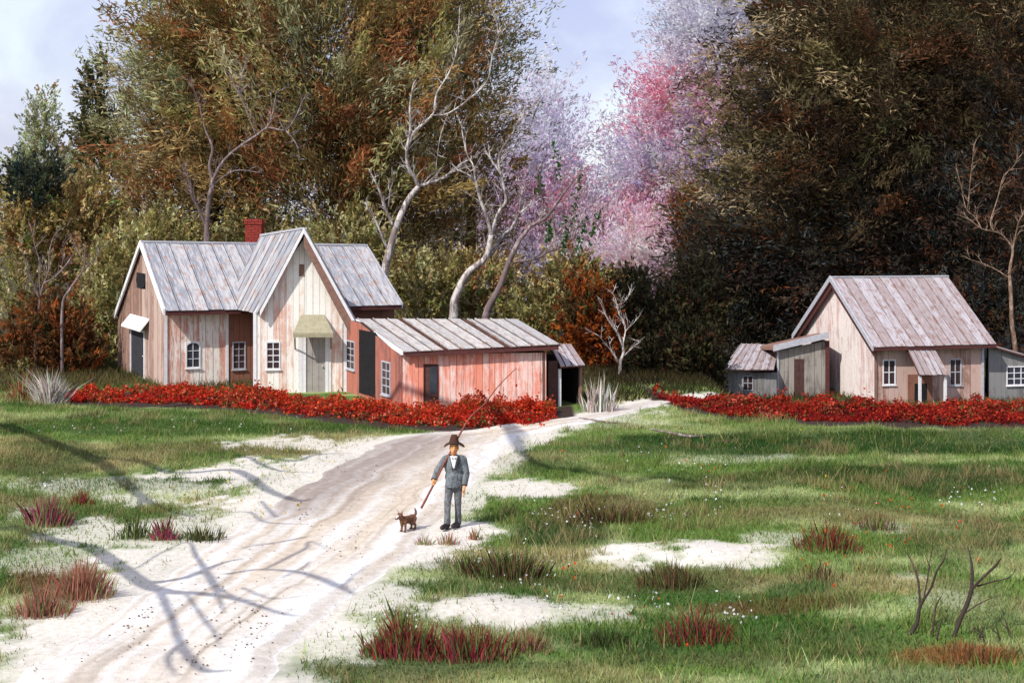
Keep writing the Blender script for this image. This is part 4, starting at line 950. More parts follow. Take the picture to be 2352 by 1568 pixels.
def clad(root, W, z0, top, mats, holes=(), sp=0.24, thick=0.022, back='wall_dark', boards=True, seed=0, limit=None):
    """a wall with upright boards fixed to it; top: [(u, z), ...] from left to right; mats: function(u) -> material"""
    poly = [(top[0][0], z0), (top[-1][0], z0)] + list(reversed(top))
    mb = MB(); mb.prism([W.p(u, -0.12, z) for u, z in poly], W.n * 0.115)
    wall = mb.make('wall', M[back], root)
    if not boards: return wall
    rnd = random.Random(seed)
    us = set([round(top[0][0], 4), round(top[-1][0], 4)])
    for h in holes: us |= {round(h[0], 4), round(h[1], 4)}
    us = sorted(us); cuts = []
    for a, b in zip(us[:-1], us[1:]):
        n = max(1, round((b - a) / sp))
        cs = [a + (b - a) * (i + (rnd.uniform(-.16, .16) if 0 < i < n else 0)) / n for i in range(n + 1)]
        cuts += list(zip(cs[:-1], cs[1:]))
    for a, b in cuts:
        if limit and not (a >= limit[0] - .01 and b <= limit[1] + .01): continue
        g = rnd.uniform(.0015, .006)
        strip = clip(clip(poly, lambda q: q[0] - a - g), lambda q: b - g - q[0])
        if len(strip) < 3: continue
        pieces = [strip]
        for h in holes:
            if h[0] < (a + b) / 2 < h[1]:
                new = []
                for pc in pieces:
                    lo = clip(pc, lambda q: h[2] - q[1]); hi = clip(pc, lambda q: q[1] - h[3])
                    new += [q for q in (lo, hi) if len(q) >= 3]
                pieces = new
        for pc in pieces:
            zs = [q[1] for q in pc]
            if max(zs) - min(zs) < 0.03: continue
            dz = rnd.uniform(0, 0.02) if min(zs) <= z0 + .01 else 0
            pc = [(u, z + dz if z <= z0 + .01 else z) for u, z in pc]
            mb = MB(); mb.prism([W.p(u, 0.0, z) for u, z in pc], W.n * (thick + rnd.uniform(-.008, .008)))
            mb.make('board', M[mats((a + b) / 2)], wall)
    return wall
def window(root, W, rect, cols, rows, frame='trim_white', pane='pane', fw=0.045, arch=False, sill=True, bar=0.018):
    u0, u1, z0, z1 = rect
    mb = MB()
    W.box(mb, u0 - fw, u0, 0.004, 0.05, z0 - fw, z1 + fw); W.box(mb, u1, u1 + fw, 0.004, 0.05, z0 - fw, z1 + fw)
    W.box(mb, u0, u1, 0.004, 0.046, z0 - fw, z0); W.box(mb, u0, u1, 0.004, 0.046, z1, z1 + fw)
    if arch:
        um = (u0 + u1) / 2; r = (u1 - u0) / 2; pts = [(um + r * math.cos(a), z1 - r * .6 + r * .6 * math.sin(a)) for a in np.linspace(0, math.pi, 9)]
        for side in (0, 1):
            cp = [q for q in pts if (q[0] >= um - 1e-6) == (side == 0)] if side == 0 else [q for q in pts if q[0] <= um + 1e-6]
            corner = (u1 if side == 0 else u0, z1)
            mb.prism([W.p(a, 0.004, b) for a, b in [corner] + (cp if side == 0 else cp)], W.n * 0.044)
    for i in range(1, cols):
        u = u0 + (u1 - u0) * i / cols; W.box(mb, u - bar / 2, u + bar / 2, 0.004, 0.034, z0, z1)
    for j in range(1, rows):
        z = z0 + (z1 - z0) * j / rows; W.box(mb, u0, u1, 0.004, 0.030, z - bar / 2, z + bar / 2)
    if sill: W.box(mb, u0 - fw * 1.6, u1 + fw * 1.6, 0.004, 0.085, z0 - fw - 0.035, z0 - fw - 0.002)
    o = mb.make('window', M[frame], root)
    for i in range(cols):
        for j in range(rows):
            a = u0 + (u1 - u0) * i / cols + bar / 2 + .001; b = u0 + (u1 - u0) * (i + 1) / cols - bar / 2 - .001
            c = z0 + (z1 - z0) * j / rows + bar / 2 + .001; d = z0 + (z1 - z0) * (j + 1) / rows - bar / 2 - .001
            pm = MB(); W.box(pm, a, b, -0.002, 0.012, c, d); pm.make('pane', M[pane], o)
    return o
def door(root, W, rect, leaf='door_dark', frame='trim_white', fw=0.07, knob=True, depth=0.02, jambs=(1, 1, 1), name='door'):
    u0, u1, z0, z1 = rect
    d = MB(); nb = max(2, round((u1 - u0) / 0.2))
    for i in range(nb):
        W.box(d, u0 + (u1 - u0) * i / nb + .004, u0 + (u1 - u0) * (i + 1) / nb - .004, -0.002, depth, z0, z1)
    o = d.make(name, M[leaf], root)
    if frame:
        f = MB()
        if jambs[0]: W.box(f, u0 - fw, u0, 0.003, 0.055, z0, z1)
        if jambs[1]: W.box(f, u1, u1 + fw, 0.003, 0.055, z0, z1)
        if jambs[2]: W.box(f, u0 - fw, u1 + fw, 0.003, 0.052, z1, z1 + fw)
        f.make('frame', M[frame], o)
    if knob:
        k = MB().ell(W.p(u1 - 0.09, depth + .03, z0 + (z1 - z0) * .48), (.035, .035, .035), 8, 6); k.make('handle', M['metal'], o, smooth=True)
    return o
GAP = 0.014
def roof(root, eL, eR, rL, rR, mat, n=None, widths=None, rust=(), under='trim_maroon', thick=0.05, name='roof', rustmat='roof_rust', seed=0):
    eL, eR, rL, rR = map(Vector, (eL, eR, rL, rR))
    nm = (eR - eL).cross(rL - eL).normalized()
    if nm.z < 0: nm = -nm
    ro = MB().prism([eL, eR, rR, rL], nm * thick).make(name, M[under], root)
    rnd = random.Random(seed)
    if widths is None: widths = [1 + rnd.uniform(-.12, .12) for _ in range(n)]
    tot = sum(widths); s = 0; Ltop = (rL - eL).length
    for i, w in enumerate(widths):
        a, b = s / tot, (s + w) / tot; s += w
        g = GAP / max((eR - eL).length, .5)
        ov = nm * (thick + 0.004 + rnd.uniform(0, 0.012)); t = nm * 0.022
        ext = rnd.uniform(0.01, 0.05)
        def q(u, v): return (eL.lerp(eR, u)).lerp(rL.lerp(rR, u), v) + ov
        mb = MB(); v0 = -ext / Ltop
        mb.hexa([q(a + g, v0), q(b - g, v0), q(b - g, 1), q(a + g, 1), q(a + g, v0) + t, q(b - g, v0) + t, q(b - g, 1) + t, q(a + g, 1) + t])
        rw = 0.03 / max((eR - eL).length, .5)
        mb.hexa([q(a + g, v0) + t, q(a + g + rw, v0) + t, q(a + g + rw, 1) + t, q(a + g, 1) + t, q(a + g, v0) + t * 2.4, q(a + g + rw, v0) + t * 2.4, q(a + g + rw, 1) + t * 2.4, q(a + g, 1) + t * 2.4])
        W_ = (eR - eL).length
        uu = [(W_ * a, 0), (W_ * b, 0), (W_ * b, Ltop), (W_ * a, Ltop)]
        mb.make('roof_panel', M[rustmat if i in rust else mat], ro, uv=uu * 2 + [(W_ * a, 0), (W_ * a + .02, 0), (W_ * a + .02, Ltop), (W_ * a, Ltop)] * 2)
    return ro
def bar_part(root, name, p, q, a, b, mat):
    return MB().beam(p, q, a, b).make(name, M[mat], root)

# ---- farmhouse
e0 = P(380, 717, 47.5); e1 = Vector((e0.x + 7.71, e0.y + 3.2, e0.z))
r0 = P(325, 560, 50.5); r1 = Vector((r0.x + 7.71, r0.y + 3.2, r0.z - .2))
back = Vector((-1.6, 3.0, 0))
W0 = Vector((-11.86, 48.0, 0)); W0b = W0 + back * 2.07
house = empty('farmhouse', (-10, 50, 0), 'long old farmhouse with tin roof, white front gable and brick chimney behind the red flowers', 'house')
ax = Vector((7.71, 3.2, 0)).normalized()
wing = Wall(W0, W0 + ax * 8.2)
zt = e0.z - .10
h_arch = wing.rect(429, 457, 787, 842); h_rec = wing.rect(536, 561, 787, 845)
u_split = wing.u(521)
clad(house, wing, -.1, [(0, zt), (8.2, zt)], lambda u: 'bd_wing' if u < u_split else 'bd_brown_shaded', [h_arch, h_rec], 0.23, seed=1)  # right of the split, brown boards also paint the shade of the recess
window(house, wing, h_arch, 2, 3, pane='pane_blue', arch=True); window(house, wing, h_rec, 2, 4, frame='trim_grey', pane='pane')
for u in (0.04, u_split):
    m_ = MB(); wing.box(m_, u - .05, u + .05, .03, .06, -.1, zt); m_.make('corner_board', M['trim_white'], house)
endw = Wall(W0b, W0)
umid = endw.L / 2; zap = r0.z - .22
h_ed = endw.rect(303, 333, 760, 862); h_ev = endw.rect(315, 336, 627, 663)
clad(house, endw, -.1, [(0, zt - .25), (umid, zap), (endw.L, zt)], lambda u: 'bd_end' if u < umid * 1.1 else 'bd_endlow', [h_ed, h_ev], 0.3, seed=2)
door(house, endw, h_ed, 'door_dark', 'trim_white', .09)
m_ = MB(); u0, u1, z0, z1 = h_ev; um = (u0 + u1) / 2
m_.prism([endw.p(um + (u1 - u0) * .5 * math.cos(a), -.002, (z0 + z1) / 2 + (z1 - z0) * .5 * math.sin(a)) for a in np.linspace(0, 2 * math.pi, 12, endpoint=False)], endw.n * .045)
m_.make('gable_vent', M['void'], house)
u0, u1, z0, z1 = h_ed                             # little white hood over the end door
hood = MB().prism([endw.p(u0 - .15, 0.03, z1 + .50), endw.p(u1 + .75, 0.03, z1 + .50), endw.p(u1 + .70, 0.34, z1 + .10), endw.p(u0 - .25, 0.34, z1 + .10)], (0, 0, .06)).make('door_hood', M['trim_white'], house)
# other walls
clad(house, Wall(W0 + ax * 8.2, W0b + ax * 8.2), -.1, [(0, zt), (umid, zap - .2), (endw.L, zt - .25)], None, boards=False, back='wall_brown')
clad(house, Wall(W0b + ax * 8.2, W0b), -.1, [(0, zt - .3), (8.2, zt - .3)], None, boards=False, back='wall_brown')
roof(house, e0, e1, r0, r1, 'roof1', 17, seed=3)
bk0 = r0 + back * 1.22; bk1 = r1 + back * 1.22; bk0.z = 2.0; bk1.z = 2.0
roof(house, bk1, bk0, r1, r0, 'roof1', 14, seed=4)
nv = Vector((0, 0, 1))
bar_part(house, 'ridge_cap', r0 + nv * .085 - ax * .05, r1 + nv * .085 + ax * .05, back.normalized() * .12, nv * .035, 'trim_grey')
bar_part(house, 'rake_board', e0 - ax * .04 + nv * .01, r0 - ax * .04 + nv * .02, ax * .035, nv * .11, 'trim_white')
bar_part(house, 'rake_board', bk0 - ax * .04 + nv * .01, r0 - ax * .045 + nv * .02, ax * .03, nv * .11, 'trim_white')
bar_part(house, 'rake_board', e1 + ax * .04 + nv * .01, r1 + ax * .04 + nv * .02, ax * .03, nv * .09, 'trim_grey')
fr = -back.normalized()
bar_part(house, 'eave_board', e0 + fr * .02 - nv * .05, e0.lerp(e1, .40) + fr * .02 - nv * .05, fr * .02, nv * .06, 'trim_maroon')
bar_part(house, 'eave_board', e0.lerp(e1, .62) + fr * .02 - nv * .05, e1 + fr * .02 - nv * .05, fr * .02, nv * .06, 'trim_maroon')
# cross gable
GLp = P(583, 893, 46.7); GRp = P(795, 900, 47.1)
gab = Wall(GLp, GRp)
ua = gab.u(698)
zl = gab.z(585, 716); zr = gab.z(793, 742); zp = gab.z(698, 548)
h_gw = gab.rect(614, 641, 787, 845); h_gd = gab.rect(703, 747, 770, 908); h_gv = gab.rect(687, 699, 607, 634)
clad(house, gab, -.1, [(0, zl), (ua, zp), (gab.L, zr)], lambda u: 'bd_gable' if u < gab.L * .42 or u > gab.L * .86 else 'bd_white', [h_gw, h_gd, h_gv], 0.22, seed=5)
window(house, gab, h_gw, 2, 4, bar=.03)
door(house, gab, h_gd, 'door_grey', 'trim_white', .10)
m_ = MB(); gab.box(m_, h_gd[0] - .26, h_gd[0] - .11, .003, .05, h_gd[2], h_gd[3] + .1); gab.box(m_, h_gd[1] + .11, h_gd[1] + .2, .003, .05, h_gd[2], h_gd[3] + .1); m_.make('door_surround', M['trim_white'], house)
m_ = MB(); gab.box(m_, h_gv[0], h_gv[1], -.002, .05, h_gv[2], h_gv[3]); m_.make('gable_vent', M['trim_brown'], house)
m_ = MB(); gab.box(m_, -.02, .09, .03, .055, -.1, zl); m_.make('corner_board', M['trim_white'], house)
m_ = MB(); gab.box(m_, gab.L - .09, gab.L + .02, .03, .055, -.1, zr); m_.make('corner_board', M['trim_white'], house)
a_ = [gab.p(gab.u(692), .03, gab.z(692, 726)), gab.p(gab.u(745), .03, gab.z(745, 726)), gab.p(gab.u(765), .62, gab.z(765, 764)), gab.p(gab.u(674), .62, gab.z(674, 764))]
m_ = MB().prism(a_, (0, 0, .05)); m_.prism([a_[3], a_[2], a_[2] - nv * .10, a_[3] - nv * .10], gab.n * .04)
aw = m_.make('door_awning', M['awning'], house)
m_ = MB()
for pz, uu in ((674, gab.u(678)), (765, gab.u(760))):
    m_.beam(gab.p(uu, .05, gab.z(700, 800)), gab.p(uu, .56, gab.z(700, 772)), gab.d * .025, nv * .025)
m_.make('bracket', M['awning'], aw)
bd = back.normalized()
cl = bd
ca = P(698, 531, 46.55); cb = P(603, 546, 50.1)
el = P(597, 720, 46.5); er = P(818, 748, 46.85)
elb = el + cl * 3.6; erb = er + cl * 3.9
roof(house, elb, el, cb, ca, 'roof1', 8, seed=6)
roof(house, er, erb, ca, cb, 'roof1', 8, seed=7)
side = (er - el).normalized(); side.z = 0; side.normalize()
frn = Vector((side.y, -side.x, 0))
bar_part(house, 'rake_board', el + frn * .04, ca + frn * .04 + nv * .03, frn * .03, nv * .10, 'trim_white')
bar_part(house, 'rake_board', er + frn * .045, ca + frn * .045 + nv * .03, frn * .03, nv * .10, 'trim_white')
m_ = MB().prism([er + frn * .01 - nv * .06, ca + frn * .01 - nv * .10, ca + frn * .01 - nv * .50, er + frn * .01 - nv * .50 - side * .10], frn * .02); m_.make('soffit', M['trim_brown'], house)
bar_part(house, 'ridge_cap', ca + nv * .09, cb + nv * .09, side * .1, nv * .035, 'trim_grey')
gs_ = Vector((-.172, .985, 0))
clad(house, Wall(GLp + gs_ * 2.5, GLp), -.1, [(0, zl), (2.5, zl)], None, boards=False, back='wall_brown')
clad(house, Wall(GRp, GRp + cl * 3.5), -.1, [(0, zr), (3.5, zr)], None, boards=False, back='wall_brown')
# chimney of single bricks
cc = P(585, 555, 53.5); cw = 0.315; ztop = P(585, 503, 53.5).z; zb = cc.z - .75
chim = MB().box(cc.x - cw + .02, cc.x + cw - .02, cc.y - cw + .02, cc.y + cw - .02, zb, ztop - .01).make('chimney', M['mortar'], house)
nc = 16; ch = (ztop - zb) / nc
for j in range(nc):
    o_w = cw + (0.035 if j >= nc - 2 else 0)
    z0 = zb + j * ch + .006; z1 = zb + (j + 1) * ch - .006
    for s_ in range(4):
        for k in range(3):
            L_ = 2 * o_w; off = (0 if j % 2 else .5)
            a = -o_w + L_ * max(0, (k - off)) / 2.5; b = -o_w + L_ * min(2.5, (k + 1 - off)) / 2.5
            if b - a < .05: continue
            a += .006; b -= .006; d0 = o_w - .05; d1 = o_w + random.uniform(-.004, .006)
            m_ = MB()
            if s_ == 0: m_.box(cc.x + a, cc.x + b, cc.y - d1, cc.y - d0, z0, z1)
            elif s_ == 1: m_.box(cc.x + d0, cc.x + d1, cc.y + a + .05, cc.y + b - .05 if b > .25 else cc.y + b, z0, z1)
            elif s_ == 2: m_.box(cc.x - b, cc.x - a, cc.y + d0, cc.y + d1, z0, z1)
            else: m_.box(cc.x - d1, cc.x - d0, cc.y - b + .05, cc.y - a - .05 if a < -.25 else cc.y - a, z0, z1)
            m_.make('brick', M['brick'], chim)
m_ = MB().box(cc.x - .2, cc.x + .2, cc.y - .2, cc.y + .2, ztop - .005, ztop + .03); m_.make('flue', M['trim_maroon'], chim)

# ---- red shed
shed = empty('red_shed', (-2, 45, 0), 'low salmon red board shed with lean-to tin roof beside the farmhouse', 'shed')
F0 = P(917, 940, 43.0); F1 = P(1255, 940, 43.0); Bk = P(794, 898, 47.25); BkR = Vector((F1.x - 1.6, 47.25, 0))
sw = Wall(Bk, F0)
s_w1 = sw.rect(798, 816, 785, 845); s_bd = sw.rect(826, 864, 760, 908); s_w2 = sw.rect(880, 898, 833, 904)
uk = sw.u(826)
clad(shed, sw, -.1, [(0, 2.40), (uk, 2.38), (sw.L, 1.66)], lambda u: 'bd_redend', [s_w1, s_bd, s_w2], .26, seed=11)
window(shed, sw, s_w1, 2, 4, frame='trim_grey', bar=.03); window(shed, sw, s_w2, 2, 4, frame='trim_grey', bar=.03)
door(shed, sw, s_bd, 'void', None, knob=False)  # near-black panel painted as the dark inside of the opening
sf = Wall(F0, F1)
s_fd = sf.rect(975, 1005, 838, 938)
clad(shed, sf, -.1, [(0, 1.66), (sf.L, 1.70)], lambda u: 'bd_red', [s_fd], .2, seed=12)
dd = door(shed, sf, s_fd, 'door_brown', 'trim_maroon', .03, knob=False)
m_ = MB(); u0, u1, z0, z1 = s_fd; sf.box(m_, u0 + (u1 - u0) * .42, u1 - .02, .022, .032, z0 + (z1 - z0) * .35, z1 - .04); m_.make('door_panel', M['pane_blue'], dd)
clad(shed, Wall(F1, BkR), -.1, [(0, 1.70), ((BkR - F1).length - .1, 2.35)], None, boards=False, back='wall_brown')
clad(shed, Wall(BkR, Bk), -.1, [(0, 2.35), ((BkR - Bk).length, 2.35)], None, boards=False, back='wall_brown')
GAP = 0.035
sel = P(926, 812, 42.7); ser = P(1287, 795, 42.75); srl = P(818, 737, 47.0); srr = P(1190, 738, 47.0)
roof(shed, sel, ser, srl, srr, 'roof_shed', widths=[1, .95, .8, .22, .9, 1, 1.05, .9, .30, .5, 1, 1.0, .9], rust=(3, 8), seed=13)
sd_ = (ser - sel).normalized()
bar_part(shed, 'rake_board', sel - sd_ * .03 + nv * .02, srl - sd_ * .03 + nv * .02, sd_ * .03, nv * .06, 'trim_white')
bar_part(shed, 'eave_board', sel - nv * .05 + sd_ * .1, ser - nv * .05 - sd_ * .05, Vector((0, -.02, 0)), nv * .05, 'trim_maroon')
bar_part(shed, 'corner_board', F0 * 1 + Vector((.03, -.045, 0)), Vector((F0.x + .03, F0.y - .045, 1.62)), Vector((.045, 0, 0)), Vector((0, .018, 0)), 'bd_redend')
GAP = 0.014
# ---- lean-to at the shed's right end
lt = empty('lean_to', (1.7, 43.6, 0), 'small open lean-to with dark inside at the right end of the red shed', 'shed')
LA = P(1258, 940, 43.35); LB = P(1336, 936, 43.75)
lf = Wall(LA, LB)
zlt = lf.z(1310, 846)
m_ = MB(); lf.box(m_, .02, lf.u(1284) - .04, -.04, .0, -.1, zlt + .25); m_.make('wall', M['door_brown'], lt)
m_ = MB(); lf.box(m_, lf.u(1282), lf.u(1288), -.06, .04, -.1, zlt); m_.make('post', M['trim_white'], lt)
m_ = MB(); lf.box(m_, lf.L - .08, lf.L, -.06, .04, -.1, zlt); m_.make('post', M['trim_brown'], lt)
m_ = MB(); lf.box(m_, 0, lf.L, -1.6, -1.5, -.1, zlt + .3); lf.box(m_, lf.L - .06, lf.L - .01, -1.5, -.06, -.1, zlt); lf.box(m_, 0.0, .05, -1.5, -.06, -.1, zlt + .2); m_.make('wall', M['void'], lt)  # inside walls painted near-black for the shade within
roof(lt, P(1286, 846, 43.3), P(1344, 842, 43.5), P(1262, 797, 45.2), P(1312, 795, 45.3), 'roof2', 4, seed=14)

# ---- right cottage
zb2 = -1.39
cot = empty('cottage', (15, 57, zb2), 'small pink and cream cottage with rusty tin roof at the right edge of the clearing', 'house')
C0 = Vector((13.94, 54, 0)); th = math.radians(10.5)
cx_ = Vector((math.cos(th), math.sin(th), 0)); cy_ = Vector((-math.sin(th), math.cos(th), 0))
C1 = C0 + cx_ * 4.45; C0b = C0 + cy_ * 7.2; C1b = C1 + cy_ * 7.2
ez = 1.02; rz = 3.28
lw_ = Wall(C0, C1); gw_ = Wall(C0b, C0)
w1 = lw_.rect(2029, 2054, 828, 881); w2 = lw_.rect(2182, 2205, 826, 882); pd = lw_.rect(2097, 2128, 872, 928)
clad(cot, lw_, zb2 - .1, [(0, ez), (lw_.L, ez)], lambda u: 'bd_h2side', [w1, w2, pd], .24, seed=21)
window(cot, lw_, w1, 2, 2, pane='pane', bar=.035); window(cot, lw_, w2, 2, 2, frame='trim_grey', pane='pane', bar=.035)
door(cot, lw_, pd, 'door_brown', None, knob=False)
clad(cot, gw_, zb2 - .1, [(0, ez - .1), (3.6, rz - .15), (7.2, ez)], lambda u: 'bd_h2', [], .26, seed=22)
clad(cot, Wall(C1, C1b), zb2 - .1, [(0, ez), (3.6, rz - .15), (7.2, ez)], None, boards=False, back='wall_brown')
clad(cot, Wall(C1b, C0b), zb2 - .1, [(0, ez), (lw_.L, ez)], None, boards=False, back='wall_brown')
rc0 = C0 + cy_ * 3.6 - cx_ * .25; rc1 = C1 + cy_ * 3.6 + cx_ * .45; rc0.z = rz; rc1.z = rz
ce0 = C0 - cy_ * .42 - cx_ * .25; ce1 = C1 - cy_ * .42 + cx_ * .35; ce0.z = ez - .18; ce1.z = ez - .15
cb0 = C0b + cy_ * .5 - cx_ * .25; cb1 = C1b + cy_ * .5 + cx_ * .35; cb0.z = ez - .45; cb1.z = ez - .45
roof(cot, ce0, ce1, rc0, rc1, 'roof2', 13, seed=23)
roof(cot, cb1, cb0, rc1, rc0, 'roof2', 10, seed=24)
bar_part(cot, 'rake_board', ce0 - cx_ * .035, rc0 - cx_ * .035 + nv * .03, cx_ * .03, nv * .10, 'trim_grey')
bar_part(cot, 'rake_board', cb0 - cx_ * .035, rc0 - cx_ * .04 + nv * .03, cx_ * .03, nv * .12, 'trim_grey')
m_ = MB().prism([ce0 - nv * .08 + cx_ * .02, rc0 - nv * .08 + cx_ * .02, rc0 - nv * .36 + cx_ * .02, ce0 - nv * .3 + cx_ * .02 + cy_ * .1], cx_ * .02); m_.make('soffit', M['trim_maroon'], cot)
m_ = MB().prism([cb0 - nv * .08 + cx_ * .02, rc0 - nv * .08 + cx_ * .025, rc0 - nv * .36 + cx_ * .025, cb0 - nv * .3 + cx_ * .02 - cy_ * .1], cx_ * .02); m_.make('soffit', M['trim_maroon'], cot)
bar_part(cot, 'ridge_cap', rc0 + nv * .09, rc1 + nv * .09, cy_ * .1, nv * .03, 'trim_grey')
bar_part(cot, 'eave_board', ce0 - cy_ * .02 - nv * .04, ce1 - cy_ * .02 - nv * .04, cy_ * .02, nv * .06, 'trim_maroon')
bar_part(cot, 'corner_board', C0 - cy_ * .05 + nv * (zb2 - .1), C0 - cy_ * .05 + nv * (ez - .1), cx_ * .05, cy_ * .02, 'trim_brown')
bar_part(cot, 'corner_board', C1 - cy_ * .05 + nv * (zb2 - .1), C1 - cy_ * .05 + nv * (ez - .1), cx_ * .05, cy_ * .02, 'trim_grey')
# door porch
pa = lw_.p(lw_.u(2080), 1.1, lw_.z(2078, 850)); pb = lw_.p(lw_.u(2146), 1.1, lw_.z(2150, 850)); pc_ = lw_.p(lw_.u(2072), .03, lw_.z(2072, 782)); pd_ = lw_.p(lw_.u(2134), .03, lw_.z(2132, 784))
pa.z = pb.z = lw_.z(2110, 848) - .12
porch = roof(cot, pa, pb, pc_, pd_, 'roof2', 5, seed=25, name='porch_roof')
for q in (pa + lw_.d * .08, pb - lw_.d * .08):
    bar_part(cot, 'porch_post', Vector((q.x, q.y, zb2 - .1)) - lw_.n * .08, Vector((q.x, q.y, q.z - .01)) - lw_.n * .08, lw_.d * .045, lw_.n * .045, 'trim_white')
m_ = MB(); lw_.box(m_, lw_.u(2084), lw_.u(2140), .03, .06, zb2 - .1, lw_.z(2100, 880) + .35); m_.make('porch_back', M['bd_brown_shaded'], cot)
m_ = MB(); lw_.box(m_, lw_.u(2099), lw_.u(2127), .062, .075, zb2, lw_.z(2110, 880)); m_.make('doorway', M['void'], cot)
# front porch room on the gable end
PA = P(1788, 905, 56.6); PB = P(1898, 905, 56.6)
pw = Wall(PA, PB)
zl_ = pw.z(1788, 806); zr_ = pw.z(1896, 782)
p_d = pw.rect(1824, 1847, 824, 928)
clad(cot, pw, zb2 - .1, [(0, zl_), (pw.L, zr_)], lambda u: 'bd_grey', [p_d], .22, seed=26)
door(cot, pw, p_d, 'door_brown', None, knob=False)
clad(cot, Wall(PB, PB + Vector((0, 2.3, 0))), zb2 - .1, [(0, zr_), (2.3, zr_)], None, boards=False, back='trim_maroon')
clad(cot, Wall(PA + Vector((-.3, 3.6, 0)), PA), zb2 - .1, [(0, zl_), ((Vector((-.3, 3.6, 0))).length, zl_)], None, boards=False, back='wall_brown')
bar_part(cot, 'corner_board', PA + Vector((-.03, -.05, 0)) + nv * (zb2 - PA.z), PA + Vector((-.03, -.05, 0)) + nv * (zl_ - PA.z), Vector((.04, 0, 0)), Vector((0, .02, 0)), 'trim_grey')
bar_part(cot, 'corner_board', PB + Vector((.03, -.05, 0)) + nv * (zb2 - PB.z), PB + Vector((.03, -.05, 0)) + nv * (zr_ - PB.z), Vector((.08, 0, 0)), Vector((0, .02, 0)), 'trim_maroon')
q0 = P(1776, 804, 56.3); q1 = P(1904, 773, 56.3)
MB().prism([q0, q1, q1 + Vector((0, 2.2, -.16)), q0 + Vector((-.25, 2.6, -.22))], nv * .12).make('porch_roof', M['trim_brown'], cot)
MB().prism([q0 + Vector((0, -.03, -.05)), q1 + Vector((0, -.03, -.05)), q1 + Vector((0, -.03, .2)), q0 + Vector((0, -.03, .2))], (0, .028, 0)).make('fascia_board', M['trim_grey'], cot)
# coop left of it
coop = empty('coop', (9.2, 57, zb2), 'low grey board coop with tin roof at the left end of the right cottage', 'shed')
K0 = P(1662, 905, 56.2); K1 = P(1784, 905, 56.2); kw = Wall(K0, K1)
kz = kw.z(1720, 855); k_w = kw.rect(1707, 1728, 864, 895)
clad(coop, kw, zb2 - .1, [(0, kz), (kw.L, kz)], lambda u: 'bd_slate', [k_w], .22, seed=31)
window(coop, kw, k_w, 2, 2, frame='trim_grey', pane='pane', fw=.025, bar=.03, sill=False)
for A_, B_, zz in ((K1, K1 + Vector((0, 2.6, 0)), kz), (K1 + Vector((0, 2.6, 0)), K0 + Vector((0, 2.6, 0)), kz), (K0 + Vector((0, 2.6, 0)), K0, kz)):
    clad(coop, Wall(A_, B_), zb2 - .1, [(0, zz), ((B_ - A_).length, zz)], None, boards=False, back='wall_dark')
roof(coop, P(1658, 852, 55.9), P(1778, 852, 55.9), P(1702, 793, 58.6), P(1790, 796, 58.6), 'roof2', 7, seed=32)
# grey shed at the border
gs = empty('grey_shed', (20, 55, zb2), 'slate grey shed cut by the right border beside the cottage', 'shed')
S0 = P(2270, 930, 55.1); S1 = P(2400, 930, 55.6); gw = Wall(S0, S1)
g_w = gw.rect(2313, 2360, 843, 882)
zsl = gw.z(2280, 797); zsr = gw.z(2396, 836)
clad(gs, gw, zb2 - .1, [(0, zsl), (.25, zsl), (gw.L, zsr)], lambda u: 'bd_slate', [g_w], .24, seed=33)
window(gs, gw, g_w, 3, 3, pane='pane_blue', bar=.03)
for A_, B_ in ((S1, S1 + Vector((0.6, 3, 0))), (S1 + Vector((0.6, 3, 0)), S0 + Vector((.9, 3, 0)))):
    clad(gs, Wall(A_, B_), zb2 - .1, [(0, zsr), ((B_ - A_).length, zsr)], None, boards=False, back='wall_dark')
s0 = gw.p(-.05, .2, zsl + .03); s1 = gw.p(gw.L + .2, .2, zsr - .02)
roof(gs, s1 + Vector((0, 3.3, 0)), s1, s0 + Vector((0, 3.3, 0)), s0, 'roof2', 6, seed=34)

